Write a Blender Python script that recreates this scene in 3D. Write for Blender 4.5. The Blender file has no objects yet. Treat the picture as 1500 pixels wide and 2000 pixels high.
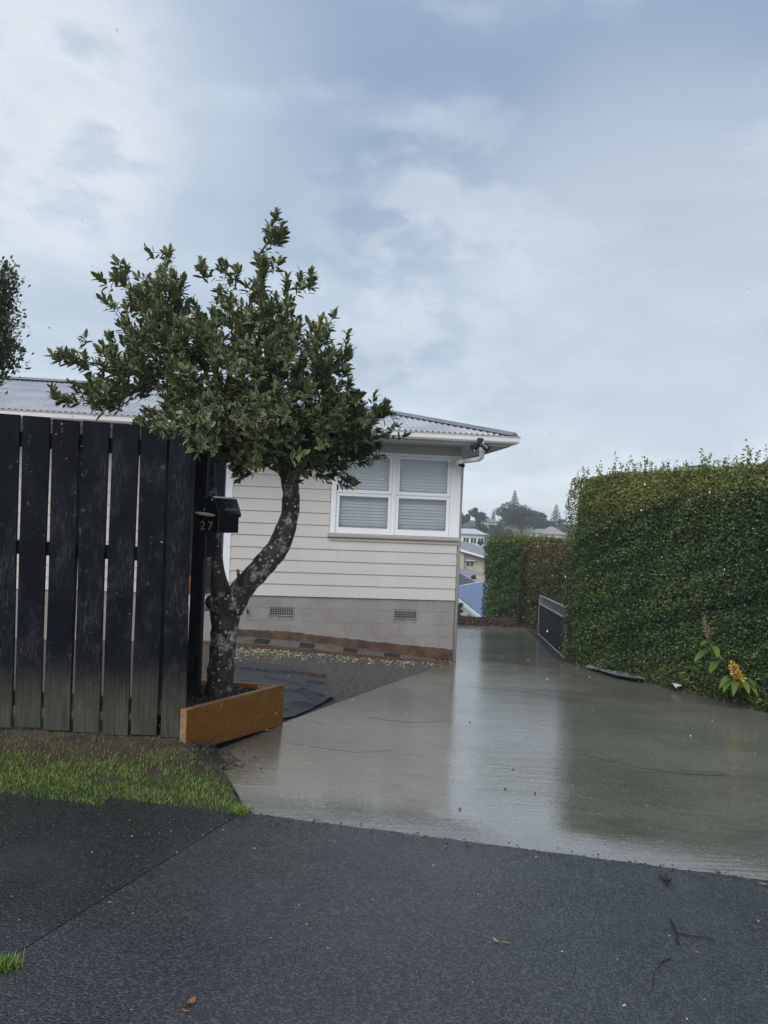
import bpy, bmesh, math, random
import numpy as np
from mathutils import Vector, Matrix, Euler
from mathutils.geometry import tessellate_polygon

R = math.radians
random.seed(7)
rng = np.random.default_rng(11)
scene = bpy.context.scene
col = scene.collection

# ------------------------------------------------------------------ camera
CAM_H, FPX, ROLL, PITCH = 1.45, 1500.0, 0.040, 10.0 / 1500.0
cam_d = bpy.data.cameras.new('camera')
cam = bpy.data.objects.new('camera', cam_d)
col.objects.link(cam)
cam_d.sensor_fit = 'VERTICAL'
cam_d.sensor_height = 36.0
cam_d.lens = 36.0 * FPX / 2000.0
cam_d.clip_start = 0.05
cam_d.clip_end = 2000.0
CAM_M = Matrix.Translation((0, 0, CAM_H)) @ Matrix.Rotation(R(90) + PITCH, 4, 'X') @ Matrix.Rotation(ROLL, 4, 'Z')
cam.matrix_world = CAM_M
scene.camera = cam

# ------------------------------------------------------------------ sky, sun, exposure
SUN_EL, SUN_AZ = R(42), R(204)          # azimuth measured from +Y, clockwise
SKY_STRENGTH = 0.10
EXPOSURE = 1.15
world = bpy.data.worlds.new('World')
scene.world = world
world.use_nodes = True
wt = world.node_tree
wt.nodes.clear()


def wn(t, **kw):
    n = wt.nodes.new(t)
    for k, v in kw.items():
        setattr(n, k, v)
    return n


def wmath(op, a, b=None, clamp=False):
    n = wn('ShaderNodeMath', operation=op)
    n.use_clamp = clamp
    for i, v in enumerate((a, b)):
        if v is None:
            continue
        if isinstance(v, (int, float)):
            n.inputs[i].default_value = v
        else:
            wt.links.new(v, n.inputs[i])
    return n.outputs[0]


def wramp(v, a, b, lo=0.0, hi=1.0):
    n = wn('ShaderNodeMapRange', interpolation_type='SMOOTHSTEP')
    wt.links.new(v, n.inputs[0])
    for i, x in enumerate((a, b, lo, hi)):
        n.inputs[i + 1].default_value = x
    return n.outputs[0]


def wmix(f, a, b):
    n = wn('ShaderNodeMix', data_type='RGBA')
    if isinstance(f, (int, float)):
        n.inputs[0].default_value = f
    else:
        wt.links.new(f, n.inputs[0])
    for i, v in ((6, a), (7, b)):
        if isinstance(v, tuple):
            n.inputs[i].default_value = (*v, 1)
        else:
            wt.links.new(v, n.inputs[i])
    return n.outputs[2]


w_tc = wn('ShaderNodeTexCoord')
w_dir = w_tc.outputs['Generated']
w_sep = wn('ShaderNodeSeparateXYZ')
wt.links.new(w_dir, w_sep.inputs[0])
w_el = w_sep.outputs[2]


def wnoise(scale, detail, rough, sx=1, sy=1, sz=1, off=0, dist=0.0):
    m = wn('ShaderNodeMapping')
    m.inputs['Scale'].default_value = (sx, sy, sz)
    m.inputs['Location'].default_value = (off, off * .7, off * 1.3)
    wt.links.new(w_dir, m.inputs[0])
    n = wn('ShaderNodeTexNoise')
    n.inputs['Scale'].default_value = scale
    n.inputs['Detail'].default_value = detail
    n.inputs['Roughness'].default_value = rough
    n.inputs['Distortion'].default_value = dist
    wt.links.new(m.outputs[0], n.inputs[0])
    return n.outputs[0]


def wblob(px, py, r0, r1):
    """soft cloud region about one direction of the sky (r0, r1 as cosines of its inner and outer radius)"""
    d = (CAM_M.to_3x3() @ Vector(((px - 750) / FPX, (1000 - py) / FPX, -1))).normalized()
    n = wn('ShaderNodeVectorMath', operation='DOT_PRODUCT')
    nrm = wn('ShaderNodeVectorMath', operation='NORMALIZE')
    wt.links.new(w_dir, nrm.inputs[0])
    wt.links.new(nrm.outputs[0], n.inputs[0])
    n.inputs[1].default_value = d
    return wramp(n.outputs['Value'], r1, r0)


K = 0.46 / SKY_STRENGTH


def kc(r, g, b):
    return (r * K, g * K, b * K)


sky = wn('ShaderNodeTexSky', sky_type='NISHITA')
sky.sun_disc = False
sky.sun_elevation = SUN_EL
sky.sun_rotation = SUN_AZ
# overcast deck: pale at the horizon, slate blue higher up
deck = wmix(wramp(w_el, 0.0, 0.20), kc(1.22, 1.32, 1.38), kc(.60, .70, .795))
deck = wmix(wramp(w_el, 0.05, 0.55), deck, kc(.285, .385, .55))
n_big = wnoise(2.0, 6, .45, 1, 1, 2.2, 3.1, .1)
n_fine = wnoise(7.5, 12, .60, 1, 1, 2.0, 4.7, 0.)
n_mid = wnoise(3.6, 11, .56, 1, 1, 2.8, 12.3, 0.)
grey = wramp(n_big, .34, .72)
deck = wmix(wmath('MULTIPLY', grey, .34), deck, kc(.48, .58, .71))
deck = wmix(wramp(n_mid, .36, .64, .52, 0.), deck, kc(.30, .395, .545))
deck = wmix(wramp(n_mid, .52, .72, 0., .50), deck, kc(.62, .71, .81))
# brighter cloud breaks
brk = wmath('MULTIPLY', wblob(-60, 160, .996, .905), wramp(n_big, .25, .68, .55, 1.0))
deck = wmix(wmath('MULTIPLY', brk, .50), deck, kc(.80, .88, .95))
b1 = wmath('MULTIPLY', wblob(80, 250, .9985, .984), wramp(n_fine, .36, .56))
b1b = wmath('MULTIPLY', wblob(0, 100, .998, .978), wramp(n_fine, .34, .56))
b2 = wmath('MULTIPLY', wblob(880, 550, .999, .968), wramp(n_fine, .38, .60))
b3 = wmath('MULTIPLY', wblob(985, 705, .9992, .9962), wramp(n_fine, .33, .56))
b4 = wmath('MULTIPLY', wblob(1270, 570, .996, .955), .36)
bb = wmath('MAXIMUM', wmath('MULTIPLY', wmath('MAXIMUM', b1, b1b), .68), wmath('MAXIMUM', wmath('MULTIPLY', b2, .48), wmath('MAXIMUM', wmath('MULTIPLY', b3, .42), b4)))
deck = wmix(wmath('MULTIPLY', bb, .85), deck, kc(.92, .95, .98))
deck = wmix(wmath('MULTIPLY', wramp(n_fine, .50, .72), .22), deck, kc(.36, .47, .62))
final = wmix(.96, sky.outputs[0], deck)
bg = wn('ShaderNodeBackground')
bg.inputs[1].default_value = SKY_STRENGTH
wt.links.new(final, bg.inputs[0])
wo = wn('ShaderNodeOutputWorld')
wt.links.new(bg.outputs[0], wo.inputs[0])

sun_d = bpy.data.lights.new('sun', 'SUN')
sun_d.energy = 1.5
sun_d.angle = R(50)
sun_d.color = (1.0, .975, .94)
sun = bpy.data.objects.new('sun', sun_d)
col.objects.link(sun)
sdir = Vector((math.sin(SUN_AZ) * math.cos(SUN_EL), math.cos(SUN_AZ) * math.cos(SUN_EL), math.sin(SUN_EL)))
sun.rotation_euler = sdir.to_track_quat('Z', 'Y').to_euler()

vs = scene.view_settings
vs.view_transform = 'Standard'
vs.look = 'None'
vs.exposure = EXPOSURE
vs.gamma = 1.0
vs.use_curve_mapping = False
scene.cycles.max_bounces = 8
scene.cycles.transparent_max_bounces = 12
scene.cycles.volume_bounces = 0


# ------------------------------------------------------------------ materials
class NT:
    def __init__(self, name):
        self.m = bpy.data.materials.new(name)
        self.m.use_nodes = True
        self.t = self.m.node_tree
        self.b = self.t.nodes['Principled BSDF']
        self.o = self.t.nodes['Material Output']
        tc = self.t.nodes.new('ShaderNodeTexCoord')
        self.co = tc.outputs['Object']
        self._geo = None

    def n(self, t, **kw):
        n = self.t.nodes.new(t)
        for k, v in kw.items():
            setattr(n, k, v)
        return n

    def put(self, v, sock):
        if isinstance(v, (int, float)):
            sock.default_value = v
        elif isinstance(v, tuple):
            sock.default_value = (*v, 1) if len(v) == 3 and len(sock.default_value) == 4 else v
        else:
            self.t.links.new(v, sock)

    def world(self):
        if self._geo is None:
            self._geo = self.n('ShaderNodeNewGeometry')
        return self._geo.outputs['Position']

    def mapped(self, co, scale, loc=(0, 0, 0), rot=(0, 0, 0)):
        m = self.n('ShaderNodeMapping')
        m.inputs['Scale'].default_value = scale
        m.inputs['Location'].default_value = loc
        m.inputs['Rotation'].default_value = rot
        self.t.links.new(co, m.inputs[0])
        return m.outputs[0]

    def noise(self, scale, detail=4, rough=.55, st=(1, 1, 1), co=None, dist=0., loc=(0, 0, 0), rot=(0, 0, 0)):
        n = self.n('ShaderNodeTexNoise')
        n.inputs['Scale'].default_value = scale
        n.inputs['Detail'].default_value = detail
        n.inputs['Roughness'].default_value = rough
        n.inputs['Distortion'].default_value = dist
        self.t.links.new(self.mapped(co or self.co, st, loc, rot), n.inputs[0])
        return n.outputs[0]

    def voro(self, scale, feature='F1', st=(1, 1, 1), co=None, out='Distance', rnd=1.0):
        n = self.n('ShaderNodeTexVoronoi', feature=feature)
        n.inputs['Scale'].default_value = scale
        n.inputs['Randomness'].default_value = rnd
        self.t.links.new(self.mapped(co or self.co, st), n.inputs['Vector'])
        return n.outputs[out]

    def ramp(self, v, a, b, lo=0., hi=1.):
        n = self.n('ShaderNodeMapRange', interpolation_type='SMOOTHSTEP')
        self.put(v, n.inputs[0])
        for i, x in enumerate((a, b, lo, hi)):
            self.put(x, n.inputs[i + 1])
        return n.outputs[0]

    def mix(self, f, a, b, mode='MIX'):
        n = self.n('ShaderNodeMix', data_type='RGBA', blend_type=mode)
        self.put(f, n.inputs[0])
        self.put(a, n.inputs[6])
        self.put(b, n.inputs[7])
        return n.outputs[2]

    def math(self, op, a, b=0., clamp=False):
        n = self.n('ShaderNodeMath', operation=op)
        n.use_clamp = clamp
        self.put(a, n.inputs[0])
        self.put(b, n.inputs[1])
        return n.outputs[0]

    def attr(self, name, out='Fac'):
        n = self.n('ShaderNodeAttribute')
        n.attribute_name = name
        return n.outputs[out]

    def rand(self):
        return self.n('ShaderNodeObjectInfo').outputs['Random']

    def bump(self, h, strength, dist=.01, normal=None):
        n = self.n('ShaderNodeBump')
        n.inputs['Strength'].default_value = strength
        n.inputs['Distance'].default_value = dist
        self.put(h, n.inputs['Height'])
        if normal is not None:
            self.put(normal, n.inputs['Normal'])
        self.t.links.new(n.outputs[0], self.b.inputs['Normal'])
        return n.outputs[0]

    def set(self, color=None, rough=None, **kw):
        if color is not None:
            self.put(color, self.b.inputs['Base Color'])
        if rough is not None:
            self.put(rough, self.b.inputs['Roughness'])
        for k, v in kw.items():
            self.put(v, self.b.inputs[k.replace('_', ' ')])
        return self


def simple(name, c, rough=.5, var=.15, scale=8, st=(1, 1, 1), bump=0., bscale=40, **kw):
    t = NT(name)
    n = t.noise(scale, 5, .6, st)
    d = tuple(x * (1 - var) for x in c)
    l = tuple(min(1, x * (1 + var)) for x in c)
    t.set(t.mix(t.ramp(n, .3, .7), d, l), rough, **kw)
    if bump:
        t.bump(t.noise(bscale, 4, .6, st), bump, .004)
    return t.m


M = {}


def m_concrete():
    t = NT('wet_concrete')
    w = t.world()
    big = t.noise(.55, 5, .6, co=w)
    mid = t.noise(3.0, 6, .65, (.6, 2.2, 1), co=w)
    fine = t.noise(60, 3, .6, co=w)
    broom = t.noise(9, 5, .62, (.18, 3.2, 1), co=w, rot=(0, 0, R(-7)))
    c = t.mix(t.ramp(big, .35, .68), (.120, .116, .096), (.190, .185, .158))
    c = t.mix(t.math('MULTIPLY', t.ramp(mid, .50, .72), .50), c, (.215, .208, .18))
    c = t.mix(t.math('MULTIPLY', t.ramp(broom, .55, .75), .40), c, (.085, .081, .066))
    c = t.mix(t.math('MULTIPLY', t.ramp(fine, .56, .66), .55), c, (.34, .335, .31))
    c = t.mix(t.math('MULTIPLY', t.ramp(t.noise(38, 4, .7, co=w, loc=(2, 2, 0)), .57, .69), .60), c, (.040, .037, .030))
    stain = t.ramp(t.noise(2.0, 7, .7, (1, 1.4, 1), co=w, loc=(11, 4, 0)), .50, .68)
    c = t.mix(t.math('MULTIPLY', stain, .45), c, (.078, .075, .060))
    puddle = t.ramp(t.noise(1.1, 4, .55, (.55, 1.5, 1), co=w, loc=(3, 1, 0)), .40, .60)
    rough = t.math('ADD', t.ramp(puddle, 0, 1, .12, .03), t.math('MULTIPLY', fine, .05))
    ripple = t.voro(26, 'SMOOTH_F1', co=w)
    wave = t.noise(5, 4, .6, (.22, 1.8, 1), co=w, loc=(7, 0, 0))
    h = t.math('ADD', t.math('MULTIPLY', broom, .8), t.math('MULTIPLY', fine, .22))
    h = t.math('ADD', h, t.math('ADD', t.math('MULTIPLY', ripple, .22), t.math('MULTIPLY', wave, .7)))
    t.set(c, rough, IOR=2.1, Specular_IOR_Level=1.0)
    t.bump(h, .34, .006)
    return t.m


def m_asphalt(name, dark, light, wet):
    t = NT(name)
    w = t.world()
    stone = t.voro(135, co=w, st=(1, 1, 1))
    stone2 = t.noise(48, 5, .7, co=w)
    cell = t.voro(135, co=w, out='Color')
    sep = t.n('ShaderNodeSeparateColor')
    t.t.links.new(cell, sep.inputs[0])
    big = t.noise(.9, 5, .6, co=w)
    fine = t.noise(240, 3, .7, co=w)
    c = t.mix(t.ramp(big, .35, .7), dark, light)
    c = t.mix(t.math('MULTIPLY', t.ramp(sep.outputs[0], .45, .98), .70), c, tuple(x * 3.6 for x in light))
    patch = t.ramp(t.noise(3.2, 6, .7, co=w, loc=(5, 2, 0)), .62, .74)
    c = t.mix(t.math('MULTIPLY', t.math('MULTIPLY', patch, t.ramp(sep.outputs[1], .45, .75)), .55), c, (.13, .125, .105))
    grit = t.math('MULTIPLY', t.ramp(sep.outputs[2], .985, .993), t.ramp(stone, .25, .55, 1., 0.))
    c = t.mix(grit, c, (.20, .19, .16))
    c = t.mix(t.ramp(stone, .45, .75, 0, .6), c, (.008, .008, .009))
    rough = t.math('ADD', t.ramp(t.noise(1.6, 6, .65, co=w, loc=(9, 3, 0)), .36, .64, wet + .26, wet), t.math('MULTIPLY', fine, .14))
    h = t.math('SUBTRACT', t.math('MULTIPLY', fine, .30), t.math('ADD', stone, t.math('MULTIPLY', stone2, .6)))
    t.set(c, rough, IOR=1.6, Specular_IOR_Level=1.0)
    t.bump(h, .72, .0050)
    return t.m


def m_soil(name, a, b, rough=.75, sc=12):
    t = NT(name)
    w = t.world()
    n = t.noise(sc, 6, .65, co=w)
    f = t.noise(90, 4, .7, co=w)
    c = t.mix(t.ramp(n, .35, .68), a, b)
    c = t.mix(t.math('MULTIPLY', t.ramp(f, .55, .75), .5), c, tuple(x * 1.9 for x in b))
    t.set(c, rough)
    t.bump(t.math('ADD', n, t.math('MULTIPLY', f, .6)), .8, .02)
    return t.m


def m_terrain():
    t = NT('terrain_grass')
    w = t.world()
    n = t.noise(.25, 6, .6, co=w)
    f = t.noise(5, 5, .7, co=w)
    c = t.mix(t.ramp(n, .35, .65), (.035, .055, .018), (.085, .105, .035))
    c = t.mix(t.math('MULTIPLY', t.ramp(f, .5, .8), .5), c, (.05, .045, .03))
    t.set(c, .85)
    t.bump(f, .6, .05)
    return t.m


def m_paling():
    t = NT('black_stained_timber')
    co = t.co
    sepn = t.n('ShaderNodeSeparateXYZ')
    t.t.links.new(co, sepn.inputs[0])
    z = sepn.outputs[2]
    r = t.rand()
    w = t.world()
    grain = t.noise(70, 6, .7, (1, 1, .045), co=w)
    patch = t.noise(5, 6, .68, (1.2, 1, .55), co=w)
    fine = t.noise(160, 4, .75, (1, 1, .10), co=w)
    c = t.mix(t.ramp(patch, .3, .75), (.0024, .0033, .0064), (.0075, .0092, .0140))
    wear = t.math('MULTIPLY', t.ramp(patch, .46, .66), t.ramp(fine, .48, .66))
    c = t.mix(t.math('MULTIPLY', wear, .55), c, (.085, .083, .078))
    spot = t.math('MULTIPLY', t.ramp(t.noise(14, 6, .8, co=w, loc=(2, 7, 1)), .58, .66), t.ramp(grain, .45, .62))
    c = t.mix(t.math('MULTIPLY', spot, .6), c, (.13, .125, .11))
    zz = t.math('ADD', z, t.math('MULTIPLY', t.math('SUBTRACT', patch, .5), .55))
    zz = t.math('ADD', zz, t.math('MULTIPLY', t.math('SUBTRACT', r, .5), .10))
    low = t.ramp(zz, .48, .10)
    c = t.mix(t.math('MULTIPLY', low, .92), c, t.mix(t.ramp(grain, .35, .65), (.040, .040, .033), (.078, .076, .062)))
    c = t.mix(t.math('MULTIPLY', t.ramp(zz, .42, .25), t.math('MULTIPLY', t.ramp(patch, .45, .6), .5)), c, (.038, .042, .024))
    t.set(c, t.ramp(grain, .3, .7, .42, .62), Specular_IOR_Level=.07)
    t.bump(t.math('ADD', grain, t.math('MULTIPLY', fine, .5)), .45, .003)
    return t.m


def m_board(name, c0, rough=.5):
    t = NT(name)
    w = t.world()
    n = t.noise(1.4, 5, .6, (1, 1, .6), co=w)
    f = t.noise(30, 4, .6, (.2, .2, 1), co=w)
    r = t.rand()
    c = t.mix(t.ramp(n, .3, .72), tuple(x * .93 for x in c0), c0)
    c = t.mix(t.math('MULTIPLY', r, .12), c, tuple(x * .80 for x in c0))
    streak = t.ramp(t.noise(5, 6, .7, (1, 1, .12), co=w, loc=(1, 4, 2)), .60, .78)
    c = t.mix(t.math('MULTIPLY', streak, .14), c, tuple(x * .6 for x in c0))
    t.set(c, rough)
    t.bump(f, .08, .002)
    return t.m


def m_block():
    t = NT('painted_block')
    w = t.world()
    n = t.noise(2.5, 5, .65, co=w)
    f = t.noise(110, 3, .7, co=w)
    r = t.rand()
    c = t.mix(t.ramp(n, .35, .7), (.225, .207, .190), (.28, .262, .243))
    c = t.mix(t.math('MULTIPLY', r, .10), c, (.25, .225, .205))
    st = t.ramp(t.noise(3.5, 6, .75, (1, 1, .25), co=w), .58, .76)
    c = t.mix(t.math('MULTIPLY', st, .30), c, (.15, .135, .12))
    t.set(c, .7)
    t.bump(f, .25, .003)
    return t.m


def m_bark():
    t = NT('lichen_bark')
    w = t.world()
    a = t.noise(16, 6, .7, (1, 1, .6), co=w)
    b = t.noise(60, 5, .7, co=w)
    c = t.mix(t.ramp(a, .38, .66), (.010, .008, .0075), (.055, .036, .030))
    c = t.mix(t.math('MULTIPLY', t.ramp(t.noise(9, 5, .6, co=w, loc=(4, 4, 4)), .55, .68), .7), c, (.085, .045, .034))
    li = t.ramp(t.noise(8, 7, .72, co=w, loc=(1, 2, 3)), .52, .57)
    c = t.mix(t.math('MULTIPLY', li, t.ramp(b, .38, .58)), c, (.30, .315, .255))
    v = t.ramp(t.voro(26, co=w), .30, .22)
    cell = t.n('ShaderNodeSeparateColor')
    t.t.links.new(t.voro(26, co=w, out='Color'), cell.inputs[0])
    sp = t.math('MULTIPLY', v, t.ramp(cell.outputs[0], .62, .68))
    c = t.mix(sp, c, (.42, .42, .36))
    t.set(c, .62)
    t.bump(t.math('ADD', a, t.math('ADD', t.math('MULTIPLY', b, .5), t.math('MULTIPLY', sp, .3))), .9, .012)
    return t.m


def m_leaf(name, stops, edge=None, rough=.38, trans=.22):
    """stops: list of (pos, colour) over the point attribute 'tint'; edge: colour of a pale leaf margin driven by 'lu' and 'vari'"""
    t = NT(name)
    r = t.n('ShaderNodeValToRGB')
    t.t.links.new(t.attr('tint'), r.inputs[0])
    e = r.color_ramp.elements
    e[0].position, e[0].color = stops[0][0], (*stops[0][1], 1)
    e[1].position, e[1].color = stops[-1][0], (*stops[-1][1], 1)
    for p, c in stops[1:-1]:
        x = e.new(p)
        x.color = (*c, 1)
    c = r.outputs[0]
    if edge:
        nz = t.noise(70, 3, .6)
        lu = t.math('ADD', t.attr('lu'), t.math('MULTIPLY', t.math('SUBTRACT', nz, .5), .9))
        f = t.math('MULTIPLY', t.ramp(lu, .50, .74), t.attr('vari'))
        c = t.mix(f, c, edge)
    t.set(c, rough, Specular_IOR_Level=.5)
    tr = t.n('ShaderNodeBsdfTranslucent')
    t.put(t.mix(.5, c, (.10, .16, .02)), tr.inputs[0])
    mx = t.n('ShaderNodeMixShader')
    mx.inputs[0].default_value = trans
    t.t.links.new(t.b.outputs[0], mx.inputs[1])
    t.t.links.new(tr.outputs[0], mx.inputs[2])
    t.t.links.new(mx.outputs[0], t.o.inputs[0])
    return t.m


def m_glass(name='window_glass'):
    t = NT(name)
    tr = t.n('ShaderNodeBsdfTransparent')
    tr.inputs[0].default_value = (.93, .95, .96, 1)
    gl = t.n('ShaderNodeBsdfGlossy')
    gl.inputs['Roughness'].default_value = .02
    fr = t.n('ShaderNodeFresnel')
    fr.inputs[0].default_value = 1.5
    mx = t.n('ShaderNodeMixShader')
    t.t.links.new(fr.outputs[0], mx.inputs[0])
    t.t.links.new(tr.outputs[0], mx.inputs[1])
    t.t.links.new(gl.outputs[0], mx.inputs[2])
    t.t.links.new(mx.outputs[0], t.o.inputs[0])
    return t.m


def m_planter():
    t = NT('orange_brown_timber')
    w = t.world()
    g = t.noise(10, 6, .65, (1, 1, 9), co=w, dist=.4)
    b = t.noise(3, 5, .6, co=w)
    f = t.noise(130, 3, .6, (.3, .3, 1.6), co=w)
    c = t.mix(t.ramp(g, .3, .72), (.15, .050, .004), (.31, .120, .011))
    c = t.mix(t.math('MULTIPLY', t.ramp(b, .5, .75), .55), c, (.055, .020, .006))
    c = t.mix(t.math('MULTIPLY', t.ramp(f, .6, .75), .25), c, (.07, .03, .012))
    t.set(c, .48, Specular_IOR_Level=.25)
    t.bump(g, .25, .003)
    return t.m


def m_mat():
    t = NT('black_weed_mat')
    w = t.world()
    n = t.noise(5, 5, .6, co=w)
    weave = t.noise(300, 2, .5, co=w)
    t.set(t.mix(t.ramp(n, .3, .7), (.014, .016, .022), (.032, .036, .048)), t.ramp(n, .3, .7, .32, .55))
    t.bump(t.math('ADD', n, t.math('MULTIPLY', weave, .15)), .35, .02)
    return t.m


def m_roof():
    t = NT('corrugated_iron')
    w = t.world()
    n = t.noise(2, 5, .6, co=w)
    c = t.mix(t.ramp(n, .3, .7), (.31, .32, .345), (.42, .43, .46))
    t.set(c, t.ramp(n, .3, .7, .32, .45), Metallic=.15)
    return t.m


M['concrete'] = m_concrete()
M['asphalt'] = m_asphalt('wet_asphalt', (.008, .0083, .0092), (.024, .0245, .026), .08)
M['asphalt_reflect_dark'] = m_asphalt('wet_asphalt_reflect_dark', (.0055, .0055, .006), (.013, .013, .0135), .09)  # darker copy of the asphalt; the fence's reflection is put into its colour
M['crack'] = simple('dark_crack', (.006, .006, .006), .7)
M['soil'] = m_soil('bare_soil', (.040, .030, .022), (.080, .064, .050))
M['verge_soil'] = m_soil('verge_soil', (.022, .014, .008), (.060, .042, .022))
M['gravel'] = m_soil('packed_gravel', (.055, .048, .042), (.115, .104, .092), .6, 25)
M['bed'] = m_soil('dark_bed_soil', (.010, .008, .006), (.028, .021, .015))
M['mulch_soil'] = m_soil('red_mulch', (.035, .016, .010), (.085, .040, .026))
M['terrain'] = m_terrain()
M['paling'] = m_paling()
M['board'] = m_board('grey_weatherboard', (.535, .505, .472))
M['white'] = m_board('white_paint', (.80, .81, .82), .35)
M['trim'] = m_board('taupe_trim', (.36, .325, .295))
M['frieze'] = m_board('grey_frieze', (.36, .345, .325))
M['soffit'] = m_board('grey_soffit', (.50, .49, .475))
M['gutter'] = m_board('pale_gutter', (.66, .64, .615), .3)
M['block'] = m_block()
M['mortar'] = simple('mortar', (.215, .20, .185), .8, .2, 20)
M['footing'] = m_soil('rusty_footing', (.050, .028, .017), (.125, .072, .042), .6, 5)
M['strip'] = m_soil('grey_strip', (.10, .09, .082), (.15, .138, .126), .5, 6)
M['paver'] = simple('dark_paver', (.020, .021, .024), .4, .2, 30)
M['edging'] = simple('brown_timber', (.085, .048, .030), .55, .35, 9, (1, 1, 6), .4, 40)
M['teal'] = m_board('dark_teal_wall', (.045, .058, .062))
M['bark'] = m_bark()
M['planter'] = m_planter()
M['cutend'] = simple('cut_timber_end', (.22, .125, .075), .6, .3, 40, bump=.3, bscale=90)
M['mat'] = m_mat()
M['roof'] = m_roof()
M['ridge'] = simple('grey_flashing', (.16, .165, .18), .4, .15, 4)
M['glass'] = m_glass()
M['blind'] = simple('white_blind', (.86, .86, .86), .4, .03)
M['dark'] = simple('painted_shade', (.010, .010, .012), .8)  # near-black colour painted as shade behind the vents and the blinds
M['black_plastic'] = simple('black_plastic', (.010, .010, .012), .3)
M['mailbox'] = simple('glossy_black_enamel', (.005, .007, .010), .22, .25, 30, bump=.05, bscale=60)
M['digit'] = simple('dull_beige_metal', (.26, .235, .20), .4, .15, 60)
M['paper'] = simple('cream_paper', (.50, .46, .34), .6, .2, 60)
M['chrome'] = simple('pale_rivet', (.7, .7, .7), .3)
M['chip'] = simple('pale_chip', (.42, .37, .24), .6, .35, 30)
M['barkchip'] = simple('dark_chip', (.040, .026, .022), .6, .5, 30)
M['gate'] = simple('grey_gate_metal', (.19, .20, .20), .45, .1, 5)
M['gate_panel'] = simple('dark_gate_panel', (.022, .027, .027), .8, .3, 4, Specular_IOR_Level=.12)
M['plastic'] = simple('clear_plastic', (.17, .19, .21), .18, .3, 6, bump=.3, bscale=14)
M['pot'] = simple('terracotta_pot', (.20, .06, .04), .6)
M['sheetwhite'] = simple('white_plastic', (.50, .52, .54), .4, .1)
M['stem'] = simple('green_stem', (.10, .15, .035), .4)
M['haze_roof_blue'] = simple('blue_roof', (.055, .10, .215), .4, .10, 1.2)
M['tile_roof'] = simple('slate_roof', (.065, .072, .085), .5, .2, 4)
M['far_white'] = simple('far_white_wall', (.72, .72, .70), .6, .06, 1)
M['far_beige'] = simple('far_beige_wall', (.44, .38, .30), .6, .08, 1)
M['far_taupe'] = simple('far_taupe_wall', (.30, .26, .235), .6, .08, 1)
M['far_grey'] = simple('far_grey_roof', (.22, .23, .25), .5, .1, 1)
M['far_glass'] = simple('far_dark_glass', (.03, .035, .04), .1)
M['deadleaf'] = simple('dead_leaf', (.42, .20, .07), .5, .35, 60)
M['straw'] = simple('straw_bits', (.46, .36, .17), .6, .3, 60)
M['driedleaf'] = simple('dark_dead_leaf', (.075, .045, .025), .5, .4, 60)
M['spent'] = m_leaf('spent_flower', [(0, (.10, .055, .03)), (.5, (.22, .125, .07)), (1, (.34, .22, .13))])
M['flower'] = m_leaf('yellow_flower', [(0, (.32, .17, .02)), (.5, (.62, .40, .04)), (1, (.80, .64, .20))])
M['twig'] = simple('twig_bark', (.030, .024, .020), .6, .4, 20)

M['vleaf'] = m_leaf('variegated_leaf', [(0, (.026, .044, .019)), (.45, (.066, .088, .028)), (.8, (.140, .155, .036)), (1, (.31, .30, .055))], (.38, .39, .22))
M['tleaf'] = m_leaf('small_tree_leaf', [(0, (.018, .032, .014)), (.6, (.045, .068, .020)), (1, (.10, .12, .03))])
M['hleaf'] = m_leaf('hedge_leaf', [(0, (.015, .038, .013)), (.35, (.042, .086, .020)), (.6, (.092, .130, .027)), (.8, (.145, .160, .032)), (1, (.20, .195, .045))], rough=.44)
M['brownleaf'] = m_leaf('brown_hedge_leaf', [(0, (.022, .034, .013)), (.5, (.066, .070, .022)), (.8, (.125, .092, .036)), (1, (.19, .105, .052))])
M['gleaf'] = m_leaf('bright_hedge_leaf', [(0, (.018, .040, .013)), (.5, (.050, .095, .018)), (.8, (.11, .145, .024)), (1, (.17, .17, .04))])
M['ginger'] = m_leaf('ginger_leaf', [(0, (.045, .095, .022)), (1, (.13, .20, .045))], rough=.3)
M['grass'] = m_leaf('verge_grass', [(0, (.065, .130, .013)), (.6, (.135, .235, .020)), (.85, (.20, .285, .038)), (1, (.27, .21, .09))], rough=.45, trans=.3)
M['farleaf'] = m_leaf('far_leaf', [(0, (.018, .030, .018)), (.6, (.040, .055, .026)), (1, (.075, .085, .035))], trans=.1)
M['redleaf'] = m_leaf('red_leaf', [(0, (.07, .014, .012)), (1, (.20, .05, .035))])


# ------------------------------------------------------------------ object helpers
def tag(o, label=None, cat=None, group=None, kind=None):
    if label:
        o['label'] = label
    if cat:
        o['category'] = cat
    if group:
        o['group'] = group
    if kind:
        o['kind'] = kind
    return o


def empty(name, loc, label, cat, group=None):
    o = bpy.data.objects.new(name, None)
    o.empty_display_size = .1
    o.location = loc
    col.objects.link(o)
    return tag(o, label, cat, group)


def origin(o):
    v = Vector((0, 0, 0))
    while o is not None:
        v = v + o.location
        o = o.parent
    return v


def link(name, me, mat, parent=None, loc=None):
    o = bpy.data.objects.new(name, me)
    col.objects.link(o)
    if mat and not me.materials:
        for m in (mat if isinstance(mat, (list, tuple)) else [mat]):
            me.materials.append(m)
    if parent is not None:
        o.parent = parent
    if loc is not None:
        o.location = loc
    return o


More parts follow.
